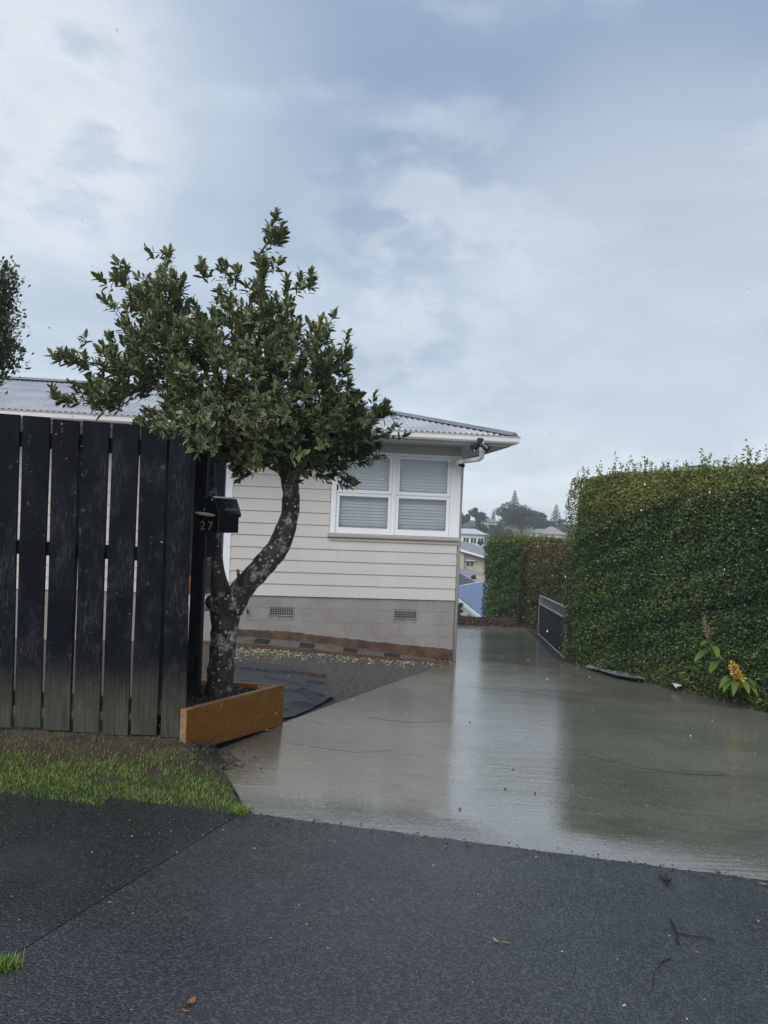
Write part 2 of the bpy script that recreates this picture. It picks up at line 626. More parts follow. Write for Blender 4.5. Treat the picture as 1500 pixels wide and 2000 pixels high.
class MB:
    """mesh builder in world coordinates"""

    def __init__(self):
        self.v, self.f, self.mi = [], [], []

    def add(self, vs, fs, mi=0):
        k = len(self.v)
        self.v += [tuple(x) for x in vs]
        self.f += [tuple(i + k for i in f) for f in fs]
        self.mi += [mi] * len(fs)
        return self

    def box(self, a, b, mi=0, M4=None):
        (x0, y0, z0), (x1, y1, z1) = a, b
        vs = [Vector(p) for p in ((x0, y0, z0), (x1, y0, z0), (x1, y1, z0), (x0, y1, z0), (x0, y0, z1), (x1, y0, z1), (x1, y1, z1), (x0, y1, z1))]
        if M4 is not None:
            vs = [M4 @ v for v in vs]
        return self.add(vs, [(3, 2, 1, 0), (4, 5, 6, 7), (0, 1, 5, 4), (1, 2, 6, 5), (2, 3, 7, 6), (3, 0, 4, 7)], mi)

    def hexa(self, p, mi=0):
        """8 corners: bottom 4 then top 4"""
        return self.add(p, [(3, 2, 1, 0), (4, 5, 6, 7), (0, 1, 5, 4), (1, 2, 6, 5), (2, 3, 7, 6), (3, 0, 4, 7)], mi)

    def prism(self, pts, ext, mi=0):
        n = len(pts)
        ext = Vector(ext)
        vs = [Vector(p) for p in pts] + [Vector(p) + ext for p in pts]
        fs = [tuple(range(n - 1, -1, -1)), tuple(range(n, 2 * n))] + [(i, (i + 1) % n, (i + 1) % n + n, i + n) for i in range(n)]
        return self.add(vs, fs, mi)

    def tube(self, path, radii, sides=8, cap=True, mi=0, jitter=None):
        P = [Vector(p) for p in path]
        if isinstance(radii, (int, float)):
            radii = [radii] * len(P)
        t0 = (P[1] - P[0]).normalized()
        ref = Vector((0, 0, 1)) if abs(t0.z) < .9 else Vector((1, 0, 0))
        x = t0.cross(ref).normalized()
        rings = []
        for i, p in enumerate(P):
            t = (P[min(i + 1, len(P) - 1)] - P[max(i - 1, 0)]).normalized()
            x = (x - t * x.dot(t)).normalized()
            y = t.cross(x)
            ring = []
            for k in range(sides):
                a = 2 * math.pi * k / sides
                q = radii[i]
                d = x * math.cos(a) + y * math.sin(a)
                if jitter:
                    q *= jitter(p + d * q)
                ring.append(p + d * q)
            rings.append(ring)
        vs = [v for r in rings for v in r]
        fs = []
        for i in range(len(P) - 1):
            for k in range(sides):
                a, b = i * sides + k, i * sides + (k + 1) % sides
                fs.append((a, b, b + sides, a + sides))
        if cap:
            fs.append(tuple(range(sides - 1, -1, -1)))
            fs.append(tuple((len(P) - 1) * sides + k for k in range(sides)))
        return self.add(vs, fs, mi)

    def mesh(self, name, org=(0, 0, 0), bevel=0., smooth=False):
        me = bpy.data.meshes.new(name)
        o = Vector(org)
        me.from_pydata([tuple(Vector(v) - o) for v in self.v], [], self.f)
        bm = bmesh.new()
        bm.from_mesh(me)
        bmesh.ops.recalc_face_normals(bm, faces=bm.faces)
        if bevel:
            bmesh.ops.bevel(bm, geom=list(bm.edges), offset=bevel, segments=1, affect='EDGES', clamp_overlap=True)
        for f in bm.faces:
            f.smooth = smooth
        bm.to_mesh(me)
        bm.free()
        if any(self.mi) and not bevel:
            me.polygons.foreach_set('material_index', self.mi)
        return me

    def build(self, name, mat, parent=None, bevel=0., smooth=False):
        me = self.mesh(name, origin(parent) if parent else (0, 0, 0), bevel, smooth)
        return link(name, me, mat, parent)


def np_mesh(name, V, F, attrs=None, smooth=False):
    """V (n,3) float, F (m,k) int"""
    me = bpy.data.meshes.new(name)
    n, (m, k) = len(V), F.shape
    me.vertices.add(n)
    me.vertices.foreach_set('co', np.ascontiguousarray(V, dtype=np.float32).ravel())
    me.loops.add(m * k)
    me.loops.foreach_set('vertex_index', np.ascontiguousarray(F, dtype=np.int32).ravel())
    me.polygons.add(m)
    me.polygons.foreach_set('loop_start', np.arange(0, m * k, k, dtype=np.int32))
    if smooth:
        me.polygons.foreach_set('use_smooth', np.ones(m, dtype=bool))
    for a, v in (attrs or {}).items():
        at = me.attributes.new(a, 'FLOAT', 'POINT')
        at.data.foreach_set('value', np.ascontiguousarray(v, dtype=np.float32))
    me.update(calc_edges=True)
    me.validate()
    return me


def unit(a):
    return a / np.maximum(np.linalg.norm(a, axis=-1, keepdims=True), 1e-9)


LEAF8 = np.array([(0, 0, 0), (-.36, .26, .10), (0, .27, 0), (.36, .26, .10), (-.43, .55, .08), (0, .56, -.03), (.43, .55, .08), (-.27, .83, .02), (0, .84, -.10), (.27, .83, .02), (0, 1, -.20)], float)
LEAF8F = np.array([(0, 1, 2), (0, 2, 3), (1, 4, 5), (1, 5, 2), (2, 5, 6), (2, 6, 3), (4, 7, 8), (4, 8, 5), (5, 8, 9), (5, 9, 6), (7, 10, 8), (8, 10, 9)])
LEAF8U = np.array([.35, 1, 0, 1, 1, 0, 1, 1, 0, 1, .9])
LEAF4 = np.array([(0, 0, 0), (-.5, .45, .12), (0, 1, -.08), (.5, .45, .12)], float)
LEAF4F = np.array([(0, 1, 2), (0, 2, 3)])


def leaves(pos, axis, nrm, length, width, tint, tmpl=LEAF4, faces=LEAF4F, lu=None, vari=None, org=(0, 0, 0)):
    """numpy leaf cards: template x across, y along axis, z along normal"""
    axis = unit(axis)
    side = unit(np.cross(axis, nrm))
    up = np.cross(side, axis)
    L = np.asarray(length).reshape(-1, 1, 1)
    W = np.asarray(width).reshape(-1, 1, 1)
    t = tmpl[None]
    V = pos[:, None] + side[:, None] * (t[..., 0:1] * W) + axis[:, None] * (t[..., 1:2] * L) + up[:, None] * (t[..., 2:3] * W)
    n, k = len(pos), len(tmpl)
    F = (faces[None] + (np.arange(n) * k)[:, None, None]).reshape(-1, faces.shape[1])
    at = {'tint': np.repeat(tint, k)}
    if lu is not None:
        at['lu'] = np.tile(lu, n)
        at['vari'] = np.repeat(vari, k)
    return V.reshape(-1, 3) - np.array(org), F, at


_ph = rng.uniform(0, 6.28, (24, 4))
_dr = unit(rng.normal(size=(24, 3)))


def sn(P, scale=1., k0=0):
    """smooth numpy noise in about -1..1"""
    P = np.asarray(P, float) * scale
    s = 0
    for i in range(6):
        j = (i + k0) % 24
        s = s + np.sin(P @ _dr[j] * (1 + .45 * i) * 2 + _ph[j, 0]) / (1 + .35 * i)
    return s / 3.0


# ------------------------------------------------------------------ layout helpers
LN = math.sqrt(1 + .22 ** 2)


def nd(x, y):
    return (y + .22 * x - 3.55) / LN


def g(x, y):
    """finished ground: flat footpath, then the driveway falling away at 8 %"""
    return -.08 * max(0., nd(x, y))


RM = CAM_M.to_3x3()


def ray(px, py):
    return RM @ Vector(((px - 750) / FPX, (1000 - py) / FPX, -1))


def P(px, py, d):
    r = ray(px, py)
    return Vector((0, 0, CAM_H)) + r * (d / r.y)


def G(px, py, fn=g, off=0.):
    r = ray(px, py)
    lo, hi = .5, 80.
    for _ in range(60):
        m = (lo + hi) / 2
        p = Vector((0, 0, CAM_H)) + r * m
        if p.z > fn(p.x, p.y) + off:
            lo = m
        else:
            hi = m
    p = Vector((0, 0, CAM_H)) + r * lo
    return p


WY = R(7)
WU = Vector((-math.cos(WY), -math.sin(WY), 0))       # along the front wall, to the left
WN = Vector((math.sin(WY), -math.cos(WY), 0))        # out of the front wall
WC = G(883, 1291)                                     # right corner of the house at ground
WC.z = 0


def W(s, z, off=0.):
    p = WC + WU * s + WN * off
    return Vector((p.x, p.y, z))


def wall_sz(px, py, off=0.):
    r = ray(px, py)
    o = Vector((0, 0, CAM_H))
    base = WC + WN * off
    t = (base - o).dot(WN) / r.dot(WN)
    p = o + r * t
    return (p - base).dot(WU), p.z


WM = Matrix(((WU.x, WN.x, 0, WC.x), (WU.y, WN.y, 0, WC.y), (0, 0, 1, 0), (0, 0, 0, 1)))   # (s, off, z) -> world


def wbox(mb, s0, s1, o0, o1, z0, z1, mi=0):
    return mb.box((s0, o0, z0), (s1, o1, z1), mi, WM)


# ------------------------------------------------------------------ ground
TY = [-60, 0, 3.5, 24, 27, 36, 60, 85, 110, 135, 165, 205, 300, 430]
TZ = [-.06, -.06, -.06, -1.72, -2.2, -3.9, -8.5, -8.8, -6.5, -3.2, -.6, .8, 1.3, 1.6]


def terr(x, y):
    yy = max(-60, min(430, y + .22 * max(-12, min(12, x))))
    return float(np.interp(yy, TY, TZ))


def sheet(name, xs, ys, fn, mat, kind='structure', smooth=True):
    X, Y = np.meshgrid(xs, ys)
    Z = np.vectorize(fn)(X, Y)
    V = np.stack([X, Y, Z], -1).reshape(-1, 3)
    nx, ny = len(xs), len(ys)
    i = np.arange((ny - 1) * (nx - 1))
    r, c = i // (nx - 1), i % (nx - 1)
    a = r * nx + c
    F = np.stack([a, a + 1, a + nx + 1, a + nx], -1)
    o = link(name, np_mesh(name, V, F, smooth=smooth), mat)
    o['kind'] = kind
    return o


ys = np.concatenate([np.linspace(-120, 0, 10), np.linspace(1, 30, 30), np.linspace(33, 110, 28), np.linspace(115, 425, 40)])
xs = np.concatenate([np.linspace(-300, -20, 15), np.linspace(-18, 18, 25), np.linspace(20, 300, 15)])
sheet('terrain', xs, ys, lambda x, y: terr(x, y) + (.12 * sn((x, y, 0), .11) if y > 60 else 0), M['terrain'])


def slab(name, pts, fn, mat, thick=.05, off=0., kind='structure'):
    """flat-topped slab with a skirt, outline in plan"""
    top = [Vector((p[0], p[1], fn(p[0], p[1]) + off)) for p in pts]
    n = len(top)
    tris = tessellate_polygon([top])
    mb = MB()
    mb.add(top + [p - Vector((0, 0, thick)) for p in top], [tuple(t) for t in tris] + [(i, (i + 1) % n, (i + 1) % n + n, i + n) for i in range(n)])
    o = mb.build(name, mat)
    o['kind'] = kind
    return o


def line_y(x):
    return 3.55 - .22 * x


seam0 = G(484, 1586)
seam1 = G(32, 1868)
sd = (seam1 - seam0)
seam2 = seam0 + sd * 11.5
nv = Vector((sd.y, -sd.x, 0)).normalized() * .005
if nv.x > 0:
    nv = -nv


def flat(x, y):
    return 0.


gl = G(420, 1466)
pl_l = P(362, 1467, 4.61)
pl_r = G(553, 1404)
mat_tip = G(650, 1368)
dw_far_l = G(889, 1219)
dw_far_r = G(1012, 1223)
GATE0 = G(1103, 1289)
GATE1 = G(1052, 1241)
HA = Vector((2.92, 12.35, 0))
HB = Vector((4.75, 6.2, 0))

slab('asphalt_crossing', [seam0 - nv] + [(x, line_y(x) + .0035 * math.sin(x * 23) + random.uniform(-.004, .004)) for x in np.arange(seam0.x + .03, 3.5, .035)] + [(9, line_y(9)), (14, line_y(9)), (14, -9), seam2 - nv], flat, M['asphalt'], .05, .012)
slab('asphalt_footpath', [seam2 + nv, (-14, seam2.y), (-14, line_y(-2.9) - .03), (-2.9, line_y(-2.9) - .16), (-2.05, line_y(-2.05) - .05), (-1.1, line_y(-1.1) + .02), seam0 + nv], flat, M['asphalt_reflect_dark'], .05, .008)
slab('seam_filler', [seam0 - nv * 3, seam2 - nv * 3, seam2 + nv * 3, seam0 + nv * 3], flat, M['crack'], .02, -.004)

hdir = (HB - HA).normalized()
dw_pts = [(seam0.x + .01, line_y(seam0.x + .01)), (gl.x - .02, gl.y), (pl_r.x - .03, pl_r.y), (mat_tip.x, mat_tip.y), (W(.02, 0, -.02).x, W(.02, 0, -.02).y),
          (W(-.02, 0, -6).x, W(-.02, 0, -6).y), (dw_far_l.x - .3, dw_far_l.y + .2), (dw_far_r.x + .2, dw_far_r.y), (GATE1.x + .1, GATE1.y), (HA.x + .05, HA.y), (HB.x + .1, HB.y), (6.1, line_y(6.1))]
_n = np.linspace(0, 30, 3001)
_sl = np.interp(_n, [0, .10, .45, 1.7, 2.6, 7, 8, 30], [0, -.008, -.115, -.115, -.075, -.075, -.0785, -.0785])
_dz = np.concatenate([[0], np.cumsum((_sl[1:] + _sl[:-1]) / 2 * .01)])


def dwz(x, y):
    """driveway surface: flat lip at the footpath, steeper ramp, then an even fall"""
    n = nd(x, y)
    return float(np.interp(n, _n, _dz)) if n > 0 else 0.


bm = bmesh.new()
bm.faces.new([bm.verts.new((p[0], p[1], 0)) for p in dw_pts])
for k in (.05, .1, .15, .2, .25, .3, .35, .4, .45, .55, .7, .9, 1.2, 1.5, 1.7, 1.9, 2.1, 2.35, 2.6, 3., 4., 6., 7., 8., 9., 13.):
    bmesh.ops.bisect_plane(bm, geom=bm.verts[:] + bm.edges[:] + bm.faces[:], plane_co=(0, 3.55 + k * LN, 0), plane_no=(.22, 1, 0))
bmesh.ops.triangulate(bm, faces=bm.faces)
for v in bm.verts:
    v.co.z = dwz(v.co.x, v.co.y)
rim = [e for e in bm.edges if e.is_boundary]
for e in rim:
    e.smooth = False
ex = bmesh.ops.extrude_edge_only(bm, edges=rim)
for v in ex['geom']:
    if isinstance(v, bmesh.types.BMVert):
        v.co.z -= .10
bmesh.ops.recalc_face_normals(bm, faces=bm.faces)
for f in bm.faces:
    if abs(f.normal.z) > .5:
        if f.normal.z < 0:
            f.normal_flip()
        f.smooth = True
me = bpy.data.meshes.new('concrete_driveway')
bm.to_mesh(me)
bm.free()
link('concrete_driveway', me, M['concrete'])['kind'] = 'structure'
slab('hedge_bed', [(HA.x - .02, HA.y + .2), (HB.x + .02, HB.y), (7.5, line_y(6) + .6), (9, 10), (8, 24), (GATE1.x + .12, GATE1.y + 2)], lambda x, y: -.08 * nd(x, y), M['bed'], .05, .014)
# hairline crack and leaf-clogged pothole edge in the asphalt
crk = MB()


def crack_line(pts, w):
    for (a, b), k in zip(zip(pts[:-1], pts[1:]), range(99)):
        A, B = G(*a, fn=flat), G(*b, fn=flat)
        t = Vector((-(B - A).y, (B - A).x, 0)).normalized() * w * (.6 + .8 * random.random())
        crk.add([Vector((*(A + t).xy, .0165)), Vector((*(B + t * .7).xy, .0165)), Vector((*(B - t * .7).xy, .0165)), Vector((*(A - t).xy, .0165))], [(0, 1, 2, 3)])


crack_line([(1309, 1803), (1316, 1818), (1322, 1831), (1345, 1836), (1372, 1838), (1396, 1846)], .004)
crack_line([(1320, 1830), (1325, 1852)], .006)
crack_line([(1310, 1880), (1292, 1888), (1277, 1910), (1275, 1935)], .003)
co_ = crk.build('asphalt_crack', M['crack'])
co_['kind'] = 'structure'
crk = MB()


def dcrack(pts, w):
    Q = [G(*p, fn=dwz) for p in pts]
    for A, B in zip(Q[:-1], Q[1:]):
        k = max(1, int((B - A).length / .05))
        prev = None
        for i in range(k + 1):
            c = A.lerp(B, i / k) + Vector((0, random.uniform(-.008, .008), 0))
            z_ = dwz(c.x, c.y) + .0025
            ww = w * random.uniform(.5, 1.2)
            q = (Vector((c.x, c.y - ww, z_)), Vector((c.x, c.y + ww, z_)))
            if prev:
                crk.add([prev[0], q[0], q[1], prev[1]], [(0, 1, 2, 3)])
            prev = q


dcrack([(893, 1338), (960, 1347), (1010, 1349), (1078, 1361), (1150, 1372)], .006)
dcrack([(720, 1402), (800, 1412), (870, 1409)], .004)
dcrack([(1150, 1478), (1250, 1500), (1330, 1512), (1420, 1516)], .004)
dcrack([(560, 1452), (690, 1470), (770, 1466)], .003)
co_ = crk.build('driveway_crack', M['crack'])
co_['kind'] = 'structure'

# bare soil between driveway and house, rising towards the left
ed0, ed1 = Vector((mat_tip.x, mat_tip.y)), Vector((WC.x, WC.y))
edv = (ed1 - ed0).normalized()


def wz(pts, off):
    q = sorted(wall_sz(px, py, off) for px, py in pts)
    return [a for a, _ in q], [b for _, b in q]


FOOT = wz([(440, 1227), (465, 1229), (560, 1233), (640, 1243), (720, 1252), (800, 1260), (882, 1268)], .0)
STRB = wz([(430, 1239), (465, 1242), (640, 1258), (760, 1275), (884, 1291)], .026)
EDGE = wz([(430, 1253), (465, 1256), (640, 1272), (760, 1284), (884, 1294)], .38)
SOIL = wz([(430, 1261), (465, 1264), (640, 1279), (760, 1290), (884, 1297)], .42)


def soil(x, y):
    q = Vector((x, y, 0))
    d = -(q.xy - ed0).x * edv.y + (q.xy - ed0).y * edv.x     # left of the driveway edge
    s_, off = (q - WC).dot(WU), (q - WC).dot(WN)
    base = dwz(x, y) - .012
    k = min(1, max(0, 1 - (off - .42) / 3.2))
    k = k * k * (3 - 2 * k)
    wp = W(max(s_, 0), 0, .42)
    rise = (float(np.interp(s_, *SOIL)) - (dwz(wp.x, wp.y) - .012)) * k
    return base + rise * min(1, max(0, d * 3 + .2)) + .008 * float(sn((x, y, 0), 2.5)) * min(1, max(d, 0) * 2) - (.05 if d < -.08 else 0.)


sheet('soil_yard', np.linspace(-9, 1.2, 90), np.linspace(5.0, 11.4, 70), soil, M['gravel'])


dl = [(seam0.x, line_y(seam0.x)), (gl.x, gl.y)]


def dlim(y):
    return float(np.interp(y, [p[1] for p in dl], [p[0] for p in dl]))


def verge(x, y):
    t = (y - line_y(x)) / .9
    v = .004 + .062 * min(max(t, 0), 1.4) + .010 * float(sn((x, y, 0), 4.)) * min(1, max(t, 0))
    k = min(1, max(0, (dlim(y) - x) / .24))
    k = k * k * (3 - 2 * k)
    e = -.08 * nd(x, y) + .004 if y > line_y(x) + .1 else .002
    return e + (v - e) * k


nx, ny = 70, 24
vg = []
for j in range(ny):
    for i in range(nx):
        x = -4.2 + (seam0.x + .02 + 4.2) * i / (nx - 1)
        xr = min(x, 9)
        y0 = line_y(x) - .20 if x < -1.3 else line_y(x) - .06
        y1 = 4.98
        y = y0 + (y1 - y0) * j / (ny - 1)
        # keep clear of the driveway edge
        vg.append((x, y, verge(x, y) if True else 0))
# clip the right side along the driveway edge by pulling points left
vv = []
for (x, y, z) in vg:
    lim = float(np.interp(y, [p[1] for p in dl], [p[0] for p in dl])) + .015
    x2 = min(x, lim)
    vv.append((x2, y, verge(x2, y)))
F = np.array([(j * nx + i, j * nx + i + 1, (j + 1) * nx + i + 1, (j + 1) * nx + i) for j in range(ny - 1) for i in range(nx - 1)])
o = link('verge_ground', np_mesh('verge_ground', np.array(vv), F, smooth=True), M['verge_soil'])
o['kind'] = 'structure'

# ------------------------------------------------------------------ grass
def blades(name, pts, h0, h1, tint_fn, mat, lean=.5, w=.004):
    n = len(pts)
    pts = np.asarray(pts)
    a = rng.uniform(0, 6.283, n)
    ln = rng.uniform(.1, lean, n)
    ax = np.stack([np.cos(a) * ln, np.sin(a) * ln, np.ones(n)], 1)
    nr = np.stack([np.cos(a), np.sin(a), np.zeros(n)], 1)
    L = rng.uniform(h0, h1, n)
    tm = np.array([(-.5, 0, 0), (.5, 0, 0), (.35, .55, .3), (-.35, .55, .3), (0, 1, 1.6)])
    fc = np.array([(0, 1, 2), (0, 2, 3), (3, 2, 4)])
    V, F_, at = leaves(pts, ax, nr, L, np.full(n, w), tint_fn(pts), tm, fc)
    o = link(name, np_mesh(name, V, F_, at), mat)
    return o


gp = []
while len(gp) < 26000:
    x = random.uniform(-3.4, seam0.x + .05)
    y0 = line_y(x) - (.14 if x < -1.3 else .03)
    y = random.uniform(y0, 4.6)
    lim = float(np.interp(y, [p[1] for p in dl], [p[0] for p in dl]))
    if x > lim - .035 + .05 * random.random():
        continue
    t = (y - y0) / .62 + .28 * float(sn((x, y, 0), 3.3)) + .12 * float(sn((x, y, 2.), 11))
    if random.random() > min(1., max(.02, 1.5 - t * 1.3)):
        continue
    if float(sn((x, y, 5.), 8.)) > .34 + .45 * random.random():
        continue
    gp.append((x, y, verge(x, y) - .003))
gr = blades('grass', gp, .010, .028, lambda p: np.clip(.42 + .35 * sn(p, 6.) + rng.normal(0, .22, len(p)), 0, 1), M['grass'], .9, .0034)
tag(gr, 'short wet green grass growing on the verge below the black fence', 'grass', kind='stuff')
dp = []
while len(dp) < 2600:
    x = random.uniform(-3.4, -1.0)
    y = random.uniform(4.15, 4.72)
    dp.append((x, y, verge(x, y) - .002))
dg = blades('dead_grass', dp, .012, .05, lambda p: np.clip(rng.normal(.98, .08, len(p)), .8, 1.), M['grass'], 3.0, .0026)
tag(dg, 'brown dead grass and thatch lying on soil under the fence', 'dead grass', kind='stuff')


def tuft(name, c, n, rad, h0, h1, label):
    pts = [(c.x + random.gauss(0, rad), c.y + random.gauss(0, rad * .8), .008) for _ in range(n)]
    o = blades(name, pts, h0, h1, lambda p: np.clip(rng.normal(.62, .2, len(p)), 0, 1), M['grass'], 1.0, .0036)
    tag(o, label, 'grass tuft')


tuft('grass_tuft', G(12, 1897), 240, .020, .02, .05, 'small bright tuft of grass growing alone in the dark asphalt')
tuft('grass_tuft', G(474, 1588), 220, .028, .015, .04, 'grass tuft at the driveway corner where the asphalt seam starts')

# ------------------------------------------------------------------ fence
f_l = P(0, 1418, 4.73)
f_r = P(376, 1441, 4.645)
fence = empty('timber_fence', (f_l.x, f_l.y, 0), 'tall black-stained vertical board fence with gaps along the grass verge', 'fence')
edges_top = [(-20, 40), (44, 98.5), (103, 157), (161.5, 215), (219.5, 273), (276, 329.5), (332.5, 376)]
edges_bot = [(-30, 24), (28, 80), (85, 137), (142, 194), (199, 250), (255, 307), (313, 362)]
tops = [808, 813, 820, 823, 828, 834, 838]
bots = [1421, 1421, 1427, 1431, 1436, 1436, 1441]


def fdepth(px):
    return 4.73 + (4.645 - 4.73) * px / 376.0


def paling(tl, tr, bl, br, yt, yb, i):
    c = (bl + br) / 2
    d = fdepth(c) + random.uniform(-.006, .006)
    k_ = .0023 * abs(c - 750) if i < 7 else 2.     # the board's right-hand edge shows too
    tr, br = tr - k_, br - k_
    a = [P(bl, yb + (bl - c) * .045, d), P(br, yb + (br - c) * .045, d), P(br, yb, d) + Vector((0, .018, 0)), P(bl, yb, d) + Vector((0, .018, 0))]
    b = [P(tl, yt - 2, d), P(tr, yt + 2, d), P(tr, yt + 2, d) + Vector((0, .018, 0)), P(tl, yt - 2, d) + Vector((0, .018, 0))]
    base = Vector(((a[0].x + a[1].x) / 2, d, min(a[0].z, a[1].z)))
    mb = MB()
    vs, n = [], 7
    for k in range(n + 1):
        t = k / n
        wob = .0015 * math.sin(i * 2.1 + t * 7)
        for q in range(4):
            p = a[q].lerp(b[q], t)
            vs.append(p + Vector((wob + (random.uniform(-.0012, .0012)), 0, 0)) - base)
    fs = [(3, 2, 1, 0), tuple(n * 4 + q for q in range(4))]
    for k in range(n):
        for q in range(4):
            fs.append((k * 4 + q, k * 4 + (q + 1) % 4, (k + 1) * 4 + (q + 1) % 4, (k + 1) * 4 + q))
    mb.add(vs, fs)
    me = mb.mesh('paling', bevel=.0025)
    o = link('paling', me, M['paling'], fence, base - fence.location)
    return o


for i, ((tl, tr), (bl, br)) in enumerate(zip(edges_top, edges_bot)):
    paling(tl, tr, bl, br, tops[i], bots[i], i)
for k in range(1, 9):
    paling(-20 - 58 * k, -20 - 58 * k + 55, -30 - 57 * k, -30 - 57 * k + 53, 808 - 5 * k, 1421 - 1.5 * k, k + 10)


def frail(z0l, z1l, z0r, z1r):
    mb = MB()
    A, B = P(-480, 1000, fdepth(-480)), P(368, 1000, fdepth(368))
    q = []
    for (p, z0, z1) in ((A, z0l, z1l), (B, z0r, z1r)):
        q.append((p.x, p.y, z0, z1))
    (ax, ay, a0, a1), (bx, by, b0, b1) = q
    oy0, oy1 = .031, .078
    mb.hexa([(ax, ay + oy0, a0), (bx, by + oy0, b0), (bx, by + oy1, b0), (ax, ay + oy1, a0), (ax, ay + oy0, a1), (bx, by + oy0, b1), (bx, by + oy1, b1), (ax, ay + oy1, a1)])
    mb.build('rail', M['paling'], fence, bevel=.003)


frail(1.955, 1.862, 1.85, 1.757)
frail(1.235, 1.15, 1.205, 1.12)
frail(.30, .21, .275, .185)
for px in (-330, 118):
    p = P(px, 1000, fdepth(px))
    mb = MB().box((p.x - .05, p.y + .082, -.3), (p.x + .05, p.y + .182, 1.90))
    mb.build('post', M['paling'], fence, bevel=.004)
# return fence running back from the corner post
ret = empty('return_fence', (-1.36, 5.5, -.1), 'short black timber return fence ending in a post behind the letterbox', 'fence')
pA, pB = P(366, 1362, 5.5), P(389, 1364, 5.5)
pT = P(387, 848, 5.5)
mb = MB().box((0, 0, 0), (pB.x - pA.x, .1, pT.z + .15), 0)
me = mb.mesh('post', bevel=.004)
link('post', me, M['paling'], ret, Vector((pA.x, 5.45, -.15)) - ret.location)
for k in range(4):
    y0 = 4.76 + k * .172
    xx = pA.x + .05 - (5.45 - y0) * -.06
    mb = MB().box((0, 0, 0), (.022, .155, 1.93))
    link('paling', mb.mesh('paling', bevel=.002), M['paling'], ret, Vector((-1.305 - .02 * k - .12, y0, .02)) - ret.location)
for z in (.28, 1.12, 1.78):
    mb = MB().box((0, 0, 0), (.045, .74, .09))
    link('rail', mb.mesh('rail', bevel=.002), M['paling'], ret, Vector((-1.50, 4.74, z)) - ret.location)

# ------------------------------------------------------------------ house
house = empty('weatherboard_house', (WC.x, WC.y, -.6), 'single-storey pale grey weatherboard house with corrugated hip roof and block base', 'house')
S_L, _ = wall_sz(437, 1050)          # left end of the front wall piece
_, Z_F = wall_sz(700, 1166)          # bottom of the boards
sw_r, _ = wall_sz(879, 960)
sw_l, _ = wall_sz(647, 960)
_, Z_SILL = wall_sz(760, 1045)
_, Z_HEAD = wall_sz(760, 886)
_, Z_SOF = wall_sz(800, 869)
Z_SOF = max(Z_SOF, Z_HEAD + .10)
BOARD = .1725
DEPTH = 4.7
LEFT = 11.5
REC0, REC1 = S_L, S_L + .95

# block base: each block a part, with recessed mortar behind
bl_h, bl_w, gap = .1865, .40, .0022
rows = 5
mb = MB()
wbox(mb, 0.006, S_L + .004, -.20, -.005, -.9, Z_F - .004)
mb.build('mortar_bed', M['mortar'], house)
blk_full = None
vent_spans = []
for (p0, p1, q0, q1) in ((526, 574, 1183, 1203), (769, 814, 1188, 1209)):
    s1, z1 = wall_sz(p0, q0)
    s0, z0 = wall_sz(p1, q1)
    vent_spans.append((s0, s1, z0, z1))


def block_mesh(w):
    m = MB()
    m.box((0, 0, 0), (w - gap, .19, bl_h - gap))
    return m.mesh('block', bevel=.0012)


full = block_mesh(bl_w)


def put_block(me, s, z):
    o = link('block', me, M['block'], house)
    p = W(s, z, -.19 + random.uniform(-.001, .001))
    o.location = p - house.location
    o.rotation_euler = (0, 0, 0)
    o.matrix_local = Matrix.Translation(p - house.location) @ Matrix(((WU.x, WN.x, 0, 0), (WU.y, WN.y, 0, 0), (0, 0, 1, 0), (0, 0, 0, 1)))
    return o


for r in range(rows):
    z = Z_F - (r + 1) * bl_h
    s = 0.0 if r % 2 == 0 else -bl_w / 2
    while s < S_L - .02:
        a, b = max(s, 0.0), min(s + bl_w, S_L)
        cut = [(a, b)]
        for (v0, v1, z0, z1) in vent_spans:
            if r == 1:
                nc = []
                for (c, d) in cut:
                    if d <= v0 or c >= v1:
                        nc.append((c, d))
                    else:
                        if v0 - c > .03:
                            nc.append((c, v0))
                        if d - v1 > .03:
                            nc.append((v1, d))
                cut = nc
        for (c, d) in cut:
            w_ = d - c
            put_block(full if abs(w_ - bl_w) < 1e-4 else block_mesh(w_), c, z)
        s += bl_w
# left base (behind the fence) and side base
mb = MB()
wbox(mb, REC1, LEFT, -.2, 0, -.9, Z_F - .004)
wbox(mb, 0.0, .2, -DEPTH, -.205, -1.4, Z_F - .004)
mb.build('base_wall', M['block'], house)
# rusty unpainted footing with a ragged top
mb = MB()
n = 60
prev = None
ftop = []
for k in range(n + 1):
    s = S_L * k / n
    zt = np.interp(s, *FOOT) + random.uniform(-.007, .007)
    ftop.append((s, zt))
for (a, za), (b, zb) in zip(ftop[:-1], ftop[1:]):
    mb.hexa([W(a, -1., .004), W(b, -1., .004), W(b, -1., .022), W(a, -1., .022), W(a, za, .004), W(b, zb, .004), W(b, zb, .018 + random.uniform(0, .004)), W(a, za, .020)])
mb.build('footing', M['footing'], house)
